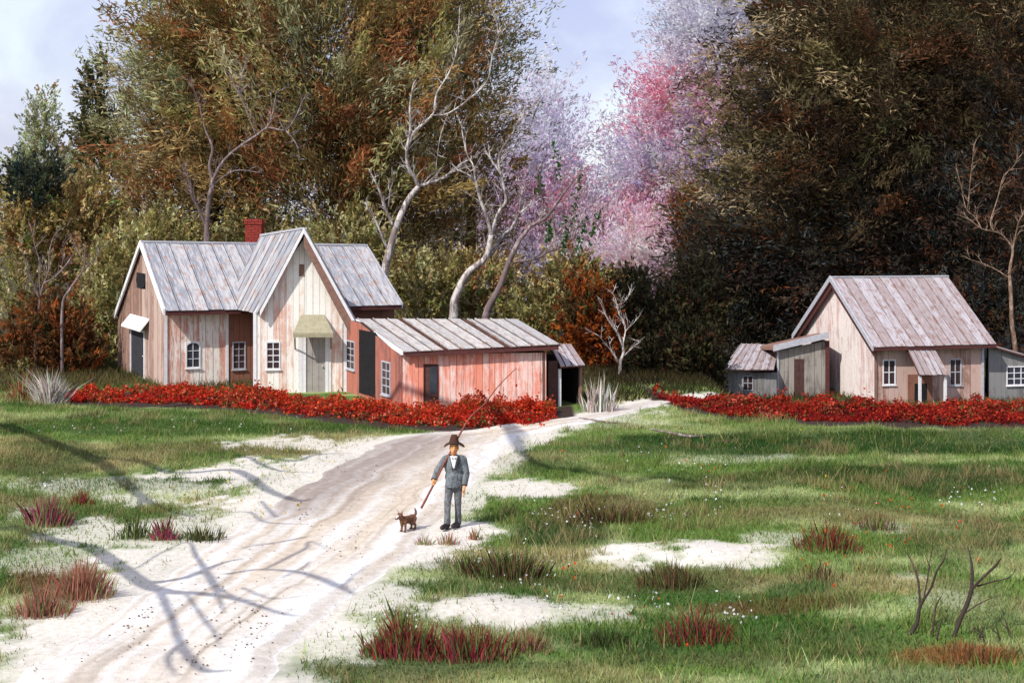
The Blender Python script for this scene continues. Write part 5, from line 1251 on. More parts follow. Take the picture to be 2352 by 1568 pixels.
# ================================================================== FLOWER BEDS
REDS = [((0.50, 0.030, 0.016), 3), ((0.30, 0.018, 0.014), 3), ((0.66, 0.075, 0.022), 2.2), ((0.15, 0.012, 0.012), 1.6), ((0.08, 0.12, 0.025), 1.0), ((0.70, 0.22, 0.14), .7), ((0.10, 0.04, 0.02), 1.0)]
REDS2 = [((0.34, 0.020, 0.014), 3), ((0.20, 0.012, 0.010), 3), ((0.48, 0.055, 0.022), 1.6), ((0.10, 0.010, 0.010), 1.6), ((0.07, 0.09, 0.022), .7), ((0.55, 0.12, 0.08), .5)]
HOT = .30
def flower_bed(name, label, fx, fy, x0, x1, depth, hmax, n, pal, seed, back_lim=None):
    rng = np.random.default_rng(seed)
    x = rng.uniform(x0, x1, n); f = np.interp(x, fx, fy); t = rng.uniform(0, 1, n)
    d = depth(x); y = f + 0.15 + t * d + 0.9 * (fbm(x * 1.5, x * 0, seed, 4) - .5) - np.where(rng.uniform(0, 1, n) < .03, rng.uniform(0, .8, n), 0)
    if back_lim is not None: 
        ok = back_lim(x, y); x, y, t = x[ok], y[ok], t[ok]
    ok = rng.uniform(0, 1, len(x)) < .12 + 1.1 * sstep(.36, .64, fbm(x * 1.7, y * 1.7, seed + 9, 3)); x, y, t = x[ok], y[ok], t[ok]
    m = len(x)
    hm = (.55 + .9 * fbm(x * .6, y * .6, seed + 12, 2)) * hmax(x) * (0.15 + 2.0 * fbm(x * 2.4, y * 2.4, seed + 2, 4) ** 1.7) * (0.35 + .65 * sstep(0, .5, t))
    hm = hm * np.where(rng.uniform(0, 1, m) < .05, 1.5, 1.0)
    z = gz(x, y) + hm * rng.uniform(0.05, 1, m) ** 0.6
    cols = np.array([q[0] for q in pal]); w = np.array([q[1] for q in pal], float)
    ff = vnoise(x * 1.6, y * 1.6 + z * 2, seed + 5) * .5 + rng.uniform(0, 1, m) * .5
    ff = np.argsort(np.argsort(ff)) / m
    col = cols[np.searchsorted(np.cumsum(w / w.sum()), ff).clip(0, len(w) - 1)]
    col = jitter_col(col, rng, .35, .1)
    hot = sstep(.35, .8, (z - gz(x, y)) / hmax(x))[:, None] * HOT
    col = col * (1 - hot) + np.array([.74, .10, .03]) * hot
    k = 3
    p = np.stack([x, y, z], 1)[:, None, :] + rng.normal(size=(m, k, 3)) * .035
    ld = nrm(rng.normal(size=(m, k, 3)) + np.array([0, -.3, .5])); sd = nrm(np.cross(ld, rng.normal(size=(m, k, 3))))
    a = rng.uniform(.05, .11, (m, k, 1)); b = a * rng.uniform(.5, .9, (m, k, 1))
    V = np.stack([p - ld * a * .5, p + sd * b * .5, p + ld * a * .5, p - sd * b * .5], 2).reshape(-1, 3)
    C = np.repeat(np.repeat(col[:, None, :], k, 1) * rng.uniform(.8, 1.2, (m, k, 1)), 4, 1).reshape(-1, 3)
    o = build(name, V, np.arange(len(V)).reshape(-1, 4), M['leaf'], col=np.clip(C, .003, .95))
    return tag(o, label, 'flowers', kind='stuff')
def bl1(x, y):
    return ~((x > -5.6) & (y > 46.6 - (x + 5.6) * 1.98) & (x < -3.4)) & ~((x > -3.5) & (x < 1.1) & (y > 42.85)) & ~((x >= 1.1) & (y > 42.9)) & ~((x < -8.5) & (y > 47.9 + (x + 11.86) * .2)) & (y < 46.6 + np.where(x < -8.5, 3, 0))
flower_bed('red_flower_bed', 'scarlet flower bed along the front of the farmhouse and red shed', B1x, B1y, B1x[0] + .2, B1x[-1] - .45, lambda x: np.where(x < -12.5, 1.6, 3.0), lambda x: 0.24 + 0.20 * np.exp(-((x + .8) / 1.2) ** 2) + 0.06 * np.exp(-((x - .6) / .7) ** 2), 30000, REDS, 201, bl1)
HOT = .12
flower_bed('red_flower_bed', 'crimson flower bed along the front of the right cottage', B2x, B2y, B2x[0] + .1, 19.5, lambda x: 2.4 * sstep(4.2, 7.0, x) + .8, lambda x: 0.27 + 0.25 * np.exp(-((x - 10.6) / .9) ** 2), 26000, REDS2, 202)

# ================================================================== PLANTS OF THE FIELD
def tuft(name, label, px, py, wpx, hpx, n, pal, seed, cat='plant', group=None, spread=0.5, wid=.02, fan=0.5, mixgreen=.32):
    n = int(n * 1.7)
    g = G(px, py); rng = np.random.default_rng(seed); s = g.y / F
    hw, hh = wpx * s / 2, hpx * s
    x = g.x + rng.normal(0, .5, n).clip(-1, 1) * hw; y = g.y + rng.normal(0, .5, n).clip(-1, 1) * min(hw, .5) * .6
    z = gz(x, y) - .01
    h = hh * (.25 + .85 * rng.uniform(0, 1, n) ** 1.6) * (1 - .5 * np.abs((x - g.x) / hw)) * (.6 + .8 * vnoise(x * 4, y * 4, seed))
    dx = (x - g.x) / hw * fan + rng.normal(0, .18, n); dy = rng.normal(0, .22, n)
    a = rng.uniform(0, 2 * np.pi, n); w = wid * .5 * rng.uniform(.6, 1.4, n)
    sd = np.stack([np.cos(a), np.sin(a) * .5, 0 * a], 1) * w[:, None]
    p0 = np.stack([x, y, z], 1); p1 = p0 + np.stack([dx * h * .35, dy * h * .35, h * .55], 1); p2 = p0 + np.stack([dx * h, dy * h, h], 1)
    V = np.stack([p0 - sd * .5, p0 + sd * .5, p1 + sd * .6, p2, p1 - sd * .6], 1).reshape(-1, 3)
    cols = np.array([q[0] for q in pal]); ww = np.array([q[1] for q in pal], float)
    c = jitter_col(cols[rng.choice(len(cols), n, p=ww / ww.sum())], rng, .3, .12)
    gr = (rng.uniform(0, 1, n) < mixgreen)[:, None]
    c = np.where(gr, jitter_col(grasscol(x, y) * 1.1, rng, .3, .1), c)
    o = build(name, V, np.arange(5 * n).reshape(-1, 5), M['blade'], loc=(g.x, g.y, g.z), col=np.repeat(c, 5, 0))
    return tag(o, label, cat, group)
RC = [((0.26, 0.030, 0.035), 3), ((0.17, 0.045, 0.028), 2), ((0.34, 0.05, 0.085), 1.4), ((0.20, 0.10, 0.05), 1)]
MG = [((0.36, 0.05, 0.13), 3), ((0.24, 0.03, 0.07), 2), ((0.20, 0.10, 0.06), 1)]
BR = [((0.10, 0.055, 0.03), 3), ((0.17, 0.09, 0.045), 2), ((0.05, 0.05, 0.02), 1.5), ((0.25, 0.18, 0.10), 1)]
DG = [((0.045, 0.055, 0.02), 3), ((0.09, 0.08, 0.035), 1.5)]
OR = [((0.30, 0.115, 0.05), 3), ((0.22, 0.12, 0.05), 2)]
PK = [((0.42, 0.15, 0.13), 2), ((0.34, 0.17, 0.10), 2), ((0.25, 0.08, 0.07), 1)]
DRY = [((0.62, 0.58, 0.53), 3), ((0.48, 0.42, 0.37), 2), ((0.30, 0.24, 0.20), 1)]
GP = 'coloured grass clumps in the field'
TUFTS = [
    ('red_grass_clump', 'wide crimson grass clump at the bottom, left part next to the road', 930, 1500, 190, 95, 700, RC, .03, .35),
    ('red_grass_clump', 'wide crimson grass clump at the bottom, middle part with the tallest purple spikes', 1085, 1508, 190, 92, 700, RC, .03, .35),
    ('red_grass_clump', 'thin rusty grass clump trailing off right of the big crimson clumps', 1210, 1492, 110, 60, 240, PK, .025, .35),
    ('red_grass_clump', 'dark wine grass clump left of the signature corner at the bottom', 1600, 1470, 170, 90, 420, RC, .026, .4),
    ('red_grass_clump', 'wine red grass clump in the middle of the right field', 1900, 1262, 150, 72, 420, RC, .026, .4),
    ('red_grass_clump', 'magenta grass clump at the left border on the lawn', 112, 1205, 100, 78, 360, MG, .026, .6),
    ('red_grass_clump', 'small red spikes right of the magenta clump at left', 185, 1160, 56, 36, 300, RC, .024, .3),
    ('red_grass_clump', 'wine red tuft in the middle of the dark fringe beside the road', 378, 1238, 60, 62, 190, MG, .026, .45),
    ('dark_grass_clump', 'dark green fringe of grass left of the wine tuft by the road', 310, 1235, 110, 52, 120, DG, .03, .25),
    ('dark_grass_clump', 'dark ragged grass right of the wine tuft at the road edge', 465, 1240, 100, 58, 130, DG, .03, .5),
    ('red_grass_clump', 'reddish tan grass with white flowers in the lower left corner', 190, 1370, 130, 100, 420, PK, .026, .4),
    ('red_grass_clump', 'brownish pink grass at the left border of the lower corner', 95, 1410, 130, 80, 380, PK, .026, .4),
    ('brown_grass_clump', 'rusty brown grass clump on the slope right of the man', 1400, 1198, 200, 52, 420, BR, .026, .5),
    ('brown_grass_clump', 'dark brown grass clump dotted with white flowers below the man, right part', 1170, 1330, 170, 85, 560, BR, .028, .45),
    ('brown_grass_clump', 'dark brown grass tuft at the road edge below the man, left part', 1080, 1322, 80, 60, 240, BR, .028, .45),
    ('pink_grass_clump', 'small pink grass tuft in the sand just below the dog', 975, 1250, 40, 30, 60, PK, .02, .4),
    ('pink_grass_clump', 'small pink grass tuft in the sand just below the man', 1030, 1250, 46, 36, 70, PK, .02, .4),
    ('pink_grass_clump', 'tall pink grass tuft right beside the shoes of the man', 1090, 1238, 34, 44, 60, PK, .02, .3),
    ('brown_grass_clump', 'faded brown grass tuft near the middle right of the field', 2010, 1215, 110, 46, 170, BR, .02, .3),
    ('orange_grass_clump', 'burnt orange grass clump in the lower right corner', 2240, 1515, 190, 40, 520, OR, .03, .4),
    ('brown_grass_clump', 'faint brown grass clump above the dark bare shrubs at right', 1880, 1330, 130, 50, 170, BR, .02, .3),
    ('brown_grass_clump', 'olive brown grass on the bank under the large sand patch', 1540, 1345, 150, 50, 700, BR, .022, .3),
    ('brown_grass_clump', 'dark olive grass tuft between the crimson and wine clumps', 1380, 1480, 120, 46, 200, DG, .026, .4),
]
for i, (nm, lab, px, py, w, h, n, pal, wd, fan) in enumerate(TUFTS):
    lab = lab.replace('left of the signature corner at the bottom', 'near the bottom right of the middle')
    tuft(nm, lab, px, py, w, h, n, pal, 300 + i, 'grass clump', GP, wid=wd, fan=fan)
tuft('dry_grass_clump', 'fan of dry white grass at the left end of the red flower bed', 118, 928, 60, 104, 260, DRY, 351, 'grass clump', wid=.05, fan=1.0, mixgreen=0)
tuft('dry_grass_clump', 'upright pale dry stalks right of the dark lean-to', 1378, 945, 80, 92, 70, DRY, 352, 'grass clump', wid=.09, fan=.25, mixgreen=0)
tuft('red_grass_clump', 'low orange red shrubby grass at the left border next to the dry white fan', 58, 920, 90, 60, 300, [((0.34, 0.06, 0.03), 2), ((0.3, 0.2, 0.09), 2)], 353, 'grass clump', GP, wid=.04, fan=.4)

def specks(name, label, spots, n, size, pal, hz_, seed, cat):
    """tiny blossoms or leaves scattered round a few spots"""
    rng = np.random.default_rng(seed); VV, CC = [], []
    cols = np.array(pal)
    for px, py, rx, ry, k in spots:
        for _ in range(int(k * n)):
            a = G(px + rx * rng.normal() * .8, max(960, py + (ry + 8) * rng.normal() * .9))
            if soil_shade_zone(np.array([a.x]), np.array([a.y]))[0] > .2: continue
            c = np.array([a.x, a.y, a.z + hz_ * rng.uniform(.3, 1.2)])
            s = size * rng.uniform(.6, 1.5); col = cols[rng.integers(len(cols))]
            for q in range(2):
                d = nrm(rng.normal(size=3)); e_ = nrm(np.cross(d, rng.normal(size=3)))
                VV += [c - d * s, c + e_ * s * .7, c + d * s, c - e_ * s * .7]; CC += [col] * 4
    o = build(name, np.array(VV), np.arange(len(VV)).reshape(-1, 4), M['leaf'], col=np.array(CC))
    return tag(o, label, cat, kind='stuff')
specks('white_wildflowers', 'tiny white flowers dotted over the field', [(1150, 1285, 70, 26, 1.3), (1210, 1315, 50, 25, .9), (1280, 1190, 50, 8, .6), (1370, 1200, 40, 12, .6), (1560, 1185, 50, 10, .6), (2260, 1145, 25, 12, .35), (2190, 1150, 25, 10, .35), (1460, 1395, 60, 12, .5), (1240, 1400, 60, 10, .4), (1690, 1410, 40, 12, .5), (1580, 1080, 60, 20, .4), (1930, 1180, 60, 20, .3), (230, 1310, 30, 14, .5), (140, 1120, 40, 8, .4), (330, 985, 200, 10, .7), (620, 985, 100, 10, .3), (960, 1440, 30, 6, .3), (870, 1440, 12, 10, .2), (1620, 1140, 90, 14, .5), (1500, 1040, 80, 10, .3)], 40, .022, [(.82, .82, .84)], .14, 401, 'flowers')
specks('fallen_leaves', 'scattered orange leaves on the right field', [(1930, 1100, 60, 60, 1), (2060, 1130, 90, 60, 1), (1990, 1240, 90, 50, 1.2), (1560, 1060, 90, 30, .5), (1330, 1150, 40, 60, .5), (2230, 1200, 80, 60, .6), (1290, 1330, 60, 40, .4), (1500, 1420, 60, 40, .4), (1900, 1300, 70, 40, .7)], 20, .03, [(.62, .10, .02), (.5, .14, .03)], .09, 402, 'leaves')
specks('fallen_leaves', 'scattered yellow leaves on the left lawn', [(640, 1075, 60, 14, .6), (720, 1060, 60, 10, .5), (540, 1100, 60, 20, .5), (600, 1165, 40, 14, .5), (430, 1130, 30, 12, .4), (690, 1142, 14, 6, .3), (1700, 1000, 150, 16, .6), (1750, 1080, 150, 16, .4)], 18, .03, [(.70, .55, .05), (.62, .50, .12)], .07, 403, 'leaves')
# pebbles and dark crumbs on the road
rng = np.random.default_rng(77)
mb = MB()
for px, py, rx, ry, k in [(320, 1425, 50, 40, 34), (300, 1480, 40, 40, 18), (440, 1480, 60, 60, 18), (600, 1420, 20, 50, 26), (550, 1480, 40, 60, 22), (455, 1510, 16, 40, 14), (700, 1180, 18, 22, 20), (770, 1250, 14, 30, 14), (820, 1240, 10, 50, 18), (790, 1060, 10, 25, 10), (860, 1080, 10, 30, 12), (540, 1400, 90, 60, 24), (730, 1250, 60, 60, 14), (480, 1350, 60, 50, 16)]:
    for _ in range(int(k * .7)):
        g = G(px + rx * rng.normal() * .6, min(1620, py + ry * rng.normal() * .6)); s = rng.uniform(.008, .02)
        a = rng.uniform(0, 3.1)
        b_ = len(mb.v); V_ = [(1.2, .1, .2), (-.1, 1, .25), (-1.1, 0, .2), (.1, -.9, .25), (0.1, 0, .8), (0, .1, -.6)]
        V_ = [(math.cos(a) * p[0] - math.sin(a) * p[1], math.sin(a) * p[0] + math.cos(a) * p[1], p[2]) for p in V_]
        mb.add([(g.x + p[0] * s, g.y + p[1] * s * 1.4, g.z + .032 + p[2] * s) for p in V_], [(0, 1, 4), (1, 2, 4), (2, 3, 4), (3, 0, 4), (1, 0, 5), (2, 1, 5), (3, 2, 5), (0, 3, 5)])
for _ in range(900):
    yy = rng.uniform(17, 40); aa, ww = road_across(0.0, yy); xx = np.interp(yy, R_Y, R_xl) + ww * (rng.choice([.02, .98, .3, .68]) + rng.normal() * .09); s_ = rng.uniform(.005, .016)
    zz = float(gz(xx, yy)) + .03
    mb.add([(xx + p[0] * s_, yy + p[1] * s_, zz + p[2] * s_) for p in [(1.2, .1, .2), (-.1, 1, .25), (-1.1, 0, .2), (.1, -.9, .25), (0.1, 0, .8)]], [(0, 1, 4), (1, 2, 4), (2, 3, 4), (3, 0, 4)])
tag(mb.make('pebbles', M['stone'], None), 'dark crumbs of stone scattered along the wheel tracks', 'pebbles', kind='stuff')

# dark bare shrubs, lower right
def shrublet(label, pts_list, mat='bark_twig'):
    g = G(*pts_list[0][0][:2]); root = empty('bare_shrub', g, label, 'shrub', 'dark bare shrubs in the lower right')
    for i, br in enumerate(pts_list):
        pts = [P(a, b, g.y + (0.09 * j * (1 if i % 2 else -1) if i else 0)) for j, (a, b, _) in enumerate(br)]
        if i == 0: pts[0].z = g.z - .03
        trunk_into(root, pts, [c for *_, c in br], M[mat], 'stem' if i == 0 else 'branch', 6)
shrublet('forked black brown bare shrub with three upright stems, the left of the two', [[(2086, 1456, .038), (2106, 1430, .03), (2112, 1395, .024), (2122, 1375, .02)], [(2113, 1398, .018), (2111, 1350, .016), (2105, 1318, .016), (2092, 1285, .012), (2078, 1262, .004)], [(2120, 1378, .018), (2138, 1350, .016), (2152, 1310, .014), (2166, 1288, .012), (2175, 1262, .004)], [(2122, 1372, .012), (2130, 1330, .011), (2136, 1290, .009), (2144, 1250, .004)], [(2134, 1300, .006), (2128, 1280, .005), (2122, 1270, .002)]])
shrublet('brown bare shrub leaning right with a forked crown, the right of the two', [[(2190, 1462, .03), (2204, 1425, .03), (2222, 1385, .032), (2232, 1350, .028)], [(2231, 1360, .026), (2233, 1310, .022), (2229, 1280, .013), (2223, 1255, .004)], [(2232, 1352, .022), (2258, 1325, .02), (2285, 1300, .02), (2300, 1280, .006)], [(2245, 1345, .014), (2280, 1335, .01), (2318, 1325, .009), (2334, 1305, .003)], [(2212, 1410, .012), (2250, 1385, .008), (2290, 1368, .003)]])
shrublet('small crooked dark twig standing between the two bare shrubs', [[(2138, 1462, .02), (2145, 1430, .014), (2150, 1390, .011), (2164, 1366, .004)], [(2140, 1455, .012), (2152, 1462, .01), (2170, 1470, .004)]])
rng = np.random.default_rng(12)
for i, (px, py) in enumerate([(2245, 1470), (2262, 1480), (2296, 1474), (2320, 1466), (2150, 1470)]):
    g = G(px, py); h = rng.uniform(.18, .34); a = rng.uniform(-.1, .14)
    root = empty('dry_twig', g, ['short dark twig stuck in the grass right of the bare shrubs', 'thickest dark twig of those standing right of the bare shrubs', 'thin dark twig near the right border of the field', 'bent dark twig closest to the right border', 'stubby dark twig at the foot of the left bare shrub'][i], 'twig', 'twigs standing in the lower right')
    trunk_into(root, [g - Vector((0, 0, .03)), g + Vector((a * .4, 0, h * .5)), g + Vector((a, .03, h))], [.018, .013, .004], M['bark_twig'], 'stem', 5, 3)
    trunk_into(root, [g + Vector((a * .4, 0, h * .45)), g + Vector((a * .4 - .08, .02, h * .75)), g + Vector((a * .4 - .12, .02, h * .95))], [.009, .007, .002], M['bark_twig'], 'branch', 5, 3)
# solid sticks added where only bough shadows fall
def ground_path(pts, lift):
    out = []
    for px, py in pts:
        g = G(px, py); out.append(g + Vector((0, 0, lift)))
    return out
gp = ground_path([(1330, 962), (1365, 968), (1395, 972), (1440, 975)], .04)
trunk_into(empty('shadow_stick', gp[0], 'short grey stick added for a bough shadow on the far part of the road past the lean-to', 'branch'), gp, [.01, .03, .03, .008], M['bark_mauve'], 'stem', 6)
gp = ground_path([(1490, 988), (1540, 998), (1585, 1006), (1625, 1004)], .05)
trunk_into(empty('shadow_stick', gp[0], 'grey stick added for a bough shadow on the bright grass below the crimson flower bed', 'branch'), gp, [.015, .04, .045, .01], M['bark_mauve'], 'stem', 6)

# ================================================================== THE MAN
g = G(1043, 1213)
man = empty('person', g, 'man in grey suit and brown hat with a fishing rod on his shoulder', 'person')
def mp(x, y, z): return Vector((g.x + x, g.y + y, g.z + .03 + z))
B = MB()
B.ell(mp(0, -.01, 1.50), (.078, .098, .118)); B.ell(mp(0, -.035, 1.43), (.058, .068, .062))
B.capsule(mp(0, .005, 1.30), mp(0, 0, 1.42), .058, .052)
B.ell(mp(0, -.112, 1.465), (.014, .024, .022)); B.capsule(mp(0, -.10, 1.515), mp(0, -.113, 1.47), .010, .013)
for s in (-1, 1):
    B.ell(mp(s * .080, .005, 1.485), (.012, .022, .032))
    B.ell(mp(s * .030, -.093, 1.527), (.026, .014, .010))
B.ell(mp(0, 0, 1.14), (.155, .095, .20)); B.ell(mp(0, 0, .92), (.145, .095, .13)); B.capsule(mp(-.13, 0, 1.28), mp(.13, 0, 1.28), .06, .06)
RS, RE, RH = mp(-.175, 0, 1.27), mp(-.315, -.03, 1.075), mp(-.385, -.21, .89)
LS, LE, LH = mp(.175, 0, 1.27), mp(.235, .02, 1.0), mp(.195, -.09, .755)
for a, b, c in ((RS, RE, RH), (LS, LE, LH)):
    B.capsule(a, b, .05, .042); B.capsule(b, c, .042, .028)
for s, fx_, fy_ in ((-1, -.125, -.10), (1, .075, .06)):
    B.capsule(mp(s * .075, 0, .86), mp(fx_ * .95, fy_ * .7 - .035, .46), .078, .055); B.capsule(mp(fx_ * .95, fy_ * .7 - .035, .46), mp(fx_, fy_ + .03, .08), .052, .038)
    B.capsule(mp(fx_, fy_ + .05, .05), mp(fx_ - .055, fy_ - .08, .045), .032, .022)
# right hand closed round the rod
rod0 = mp(-.60, -.33, .42); rod1 = mp(-.075, -.02, 1.40); rd = (rod1 - rod0).normalized()
hp = rod0 + rd * ((RH - rod0).dot(rd))                      # point of the rod nearest to the wrist
palm = hp + Vector((.0, .034, .004)); acr = rd.cross(Vector((0, 1, 0))).normalized()
B.ell(palm, (.030, .022, .045)); B.capsule(RH, palm, .028, .026)
for i in range(4):
    o = hp + rd * (-.036 + .024 * i); L_ = [.9, 1.0, .95, .8][i]
    ring = [o + acr * .020 + Vector((0, .026, 0)), o + acr * .030 + Vector((0, 0, 0)), o + acr * .018 * L_ + Vector((0, -.024, 0)), o - acr * .010 * L_ + Vector((0, -.026, 0))]
    for p_, q_ in zip(ring[:-1], ring[1:]): B.capsule(p_, q_, .0095, .0088, 8)
tb = [palm + rd * .03 - acr * .01, hp + rd * .052 - acr * .026 + Vector((0, .004, 0)), hp + rd * .056 - acr * .012 + Vector((0, -.024, 0))]
for p_, q_ in zip(tb[:-1], tb[1:]): B.capsule(p_, q_, .012, .010, 8)
# left hand hanging, slightly curled
pl = LH + Vector((-.006, -.022, -.055)); B.ell(pl, (.022, .034, .046)); B.capsule(LH, pl, .027, .024)
for i in range(4):
    o = pl + Vector((.003 * i, -.026 + .019 * i, -.036)); L_ = [.85, 1.0, .95, .75][i]
    k1_ = o + Vector((-.002, -.006, -.036 * L_)); k2_ = k1_ + Vector((-.010, -.006, -.024 * L_)); k3_ = k2_ + Vector((-.014, -.002, -.012 * L_))
    for p_, q_ in ((o, k1_), (k1_, k2_), (k2_, k3_)): B.capsule(p_, q_, .0095, .0085, 8)
t0_ = pl + Vector((-.012, -.030, .014)); t1_ = t0_ + Vector((-.016, -.020, -.026)); B.capsule(t0_, t1_, .012, .0105, 8); B.capsule(t1_, t1_ + Vector((-.004, -.006, -.026)), .0105, .009, 8)
remesh('body', B, .0085, M['skin'], man, 2)
J = MB()
J.ell(mp(0, .005, 1.13), (.185, .125, .22)); J.ell(mp(0, .005, .95), (.178, .130, .15)); J.capsule(mp(-.145, .005, 1.285), mp(.145, .005, 1.285), .075, .075); J.ell(mp(0, .012, 1.31), (.10, .085, .07))
J.tube([mp(0, .005, 1.0), mp(0, .005, .90), mp(0, .005, .80), mp(0, .005, .76)], [.165, .180, .190, .190], 20, True, .74)
for a, b, c in ((RS, RE, RH), (LS, LE, LH)):
    e_ = b.lerp(c, .84); J.capsule(a, b, .073, .062); J.tube([b, b.lerp(e_, .5), e_], [.062, .056, .052], 12); J.ell(b, (.064, .064, .064))
remesh('jacket', J, .012, M['cloth_grey'], man, 2)
T_ = MB()
T_.ell(mp(0, .0, .86), (.165, .118, .14))
for s, fx_, fy_ in ((-1, -.125, -.10), (1, .075, .06)):
    T_.capsule(mp(s * .078, 0, .83), mp(fx_ * .95, fy_ * .7 - .035, .46), .092, .066); T_.tube([mp(fx_ * .95, fy_ * .65 - .03, .50), mp(fx_ * .97, fy_ * .9 - .01, .3), mp(fx_, fy_ + .03, .075)], [.067, .060, .066], 14)
remesh('trousers', T_, .012, M['cloth_trouser'], man, 2)
S_ = MB()
for fx_, fy_ in ((-.125, -.10), (.075, .06)):
    S_.capsule(mp(fx_ + .004, fy_ + .06, .05), mp(fx_ - .085, fy_ - .14, .038), .056, .047, 12); S_.ell(mp(fx_, fy_ + .04, .08), (.05, .055, .06))
    S_.box(g.x + fx_ - .045, g.x + fx_ + .035, g.y + fy_ - .01, g.y + fy_ + .11, g.z + .005, g.z + .04)
remesh('shoes', S_, .010, M['leather'], man, 2)
# open jacket front: shirt, lapels, bow tie, buttons, pockets
def front(x, z, off=0.0):
    # y of the jacket front near the middle
    y1 = -.120 * math.sqrt(max(0.0, 1 - (x / .185) ** 2 - min(1, ((z - 1.13) / .225) ** 2) * .55))
    return mp(x, y1 - .012 - off, z)
def sheet(name, grid, mat, thick=.006):
    n_ = len(grid[0]); m_ = MB(); vs = [p for row in grid for p in row]; k_ = len(vs)
    vs2 = [p + Vector((0, thick, 0)) for p in vs]; f_ = []
    for i in range(len(grid) - 1):
        for j in range(n_ - 1):
            a = i * n_ + j; f_.append((a, a + 1, a + n_ + 1, a + n_)); f_.append((k_ + a, k_ + a + n_, k_ + a + n_ + 1, k_ + a + 1))
    ring = [j for j in range(n_)] + [i * n_ + n_ - 1 for i in range(1, len(grid))] + [(len(grid) - 1) * n_ + j for j in range(n_ - 2, -1, -1)] + [i * n_ for i in range(len(grid) - 2, 0, -1)]
    for a, b in zip(ring, ring[1:] + ring[:1]): f_.append((a, k_ + a, k_ + b, b))
    m_.add(vs + vs2, f_); return m_.make(name, M[mat], man, smooth=True)
zs_ = np.linspace(1.35, 1.12, 7)
sheet('shirt', [[front(w_ * (.012 + .058 * ((z_ - 1.12) / .23)), z_, .004) for w_ in (-1, -.5, 0, .5, 1)] for z_ in zs_], 'shirt')
for s in (-1, 1):
    sheet('lapel', [[front(s * (q_ + .012 + .058 * ((z_ - 1.10) / .25)), z_, .009) for q_ in (0, .018 + .02 * math.sin(math.pi * (1.36 - z_) / .26), .03 + .03 * math.sin(math.pi * (1.36 - z_) / .26))] for z_ in np.linspace(1.36, 1.10, 7)], 'cloth_dark' if s > 0 else 'cloth_grey')
    m_ = MB(); m_.prism([front(s * .004, 1.315, .016), front(s * .036, 1.332, .014), front(s * .036, 1.298, .014)], (0, -.012, 0)); m_.make('bow_tie', M['tie'], man)
    m_ = MB(); m_.prism([front(s * .07, .90, .006), front(s * .14, .895, .004), front(s * .14, .875, .004), front(s * .07, .88, .006)], (0, -.006, 0)); m_.make('pocket_flap', M['cloth_dark'], man)
for z_ in (1.06, .98, .90):
    MB().ell(front(.006, z_, .004), (.011, .006, .011), 8, 6).make('button', M['tie'], man)
for c_, b_ in ((RE.lerp(RH, .80), RH), (LE.lerp(LH, .80), LH)):
    MB().tube([c_, c_.lerp(b_, .22)], [.0545, .0535], 12).make('cuff', M['cloth_dark'], man)
# face
for s in (-1, 1):
    MB().ell(mp(s * .030, -.100, 1.508), (.011, .007, .0075), 8, 6).make('eye', M['eye'], man)
    MB().capsule(mp(s * .014, -.108, 1.533), mp(s * .046, -.098, 1.531), .006, .005, 6).make('eyebrow', M['hair'], man)
MB().capsule(mp(-.022, -.099, 1.425), mp(.022, -.099, 1.425), .0075, .0075, 8).make('mouth', M['lip'], man)
H_ = MB()
H_.ell(mp(0, .018, 1.52), (.087, .092, .105)); remesh('hair', H_, .012, M['hair'], man, 1)
# hat: soft crown with a pinch and a wavy drooping brim
HATX = .004
def lathe_hat():
    m_ = MB(); prof = [(.0, 1.722), (.026, 1.735), (.052, 1.722), (.072, 1.680), (.084, 1.625), (.094, 1.585), (.104, 1.572), (.15, 1.562), (.188, 1.540), (.202, 1.522), (.194, 1.518), (.15, 1.548), (.10, 1.556), (.088, 1.568)]
    k_ = 28; v_ = []; f_ = []
    for i, (r_, z_) in enumerate(prof):
        for j in range(k_):
            a = 2 * math.pi * j / k_; x_, y_ = r_ * math.cos(a), r_ * 1.08 * math.sin(a)
            dz = (-.030 * math.cos(2 * a) + .012 * math.sin(3 * a)) * (max(0, r_ - .10) / .11) if i > 5 else (-.025 * abs(math.sin(a)) ** 6 if i == 1 else 0)
            if i == 0: dz = -.012
            if i > 5 and y_ < 0: y_ *= 1 - .28 * max(0, (r_ - .10) / .11); dz += .030 * max(0, (r_ - .10) / .11) * abs(math.sin(a))
            v_.append(mp(x_, y_ + .012, z_ + dz + .012))
    for i in range(len(prof) - 1):
        for j in range(k_): f_.append((i * k_ + j, i * k_ + (j + 1) % k_, (i + 1) * k_ + (j + 1) % k_, (i + 1) * k_ + j))
    return m_.add(v_, f_)
hat = lathe_hat().make('hat', M['felt'], man, smooth=True)
MB().tube([mp(0, .005, 1.588), mp(0, .005, 1.612)], [.0985, .0935], 28, False, 1.08).make('hat_band', M['cloth_dark'], hat)
# fishing rod resting on his shoulder
rt = [rod0, hp, mp(-.20, -.10, 1.18), mp(-.075, -.02, 1.40), mp(.26, .16, 1.99), P(1112, 928, 26.9), P(1146, 885, 27.2), P(1186, 845, 27.6)]
p_, r_ = smoothpath(rt, [.024, .021, .021, .021, .018, .013, .010, .006], 6)
rodm = empty('fishing_rod', rod0, 'red brown fishing rod with bent tip resting on the shoulder of the man', 'fishing rod')
MB().tube(p_, r_, 8).make('pole', M['rod'], rodm, smooth=True)
tip = rt[-1]; lp = [tip, tip + Vector((0, 0, -.16)), tip + Vector((-.003, 0, -.34)), tip + Vector((.004, 0, -.62))]
MB().tube(lp, [.0035] * 4, 5).make('line', M['line'], rodm)
MB().ell(tip + Vector((-.003, 0, -.34)), (.024, .024, .034), 10, 8).make('bobber', M['bobber'], rodm, smooth=True)

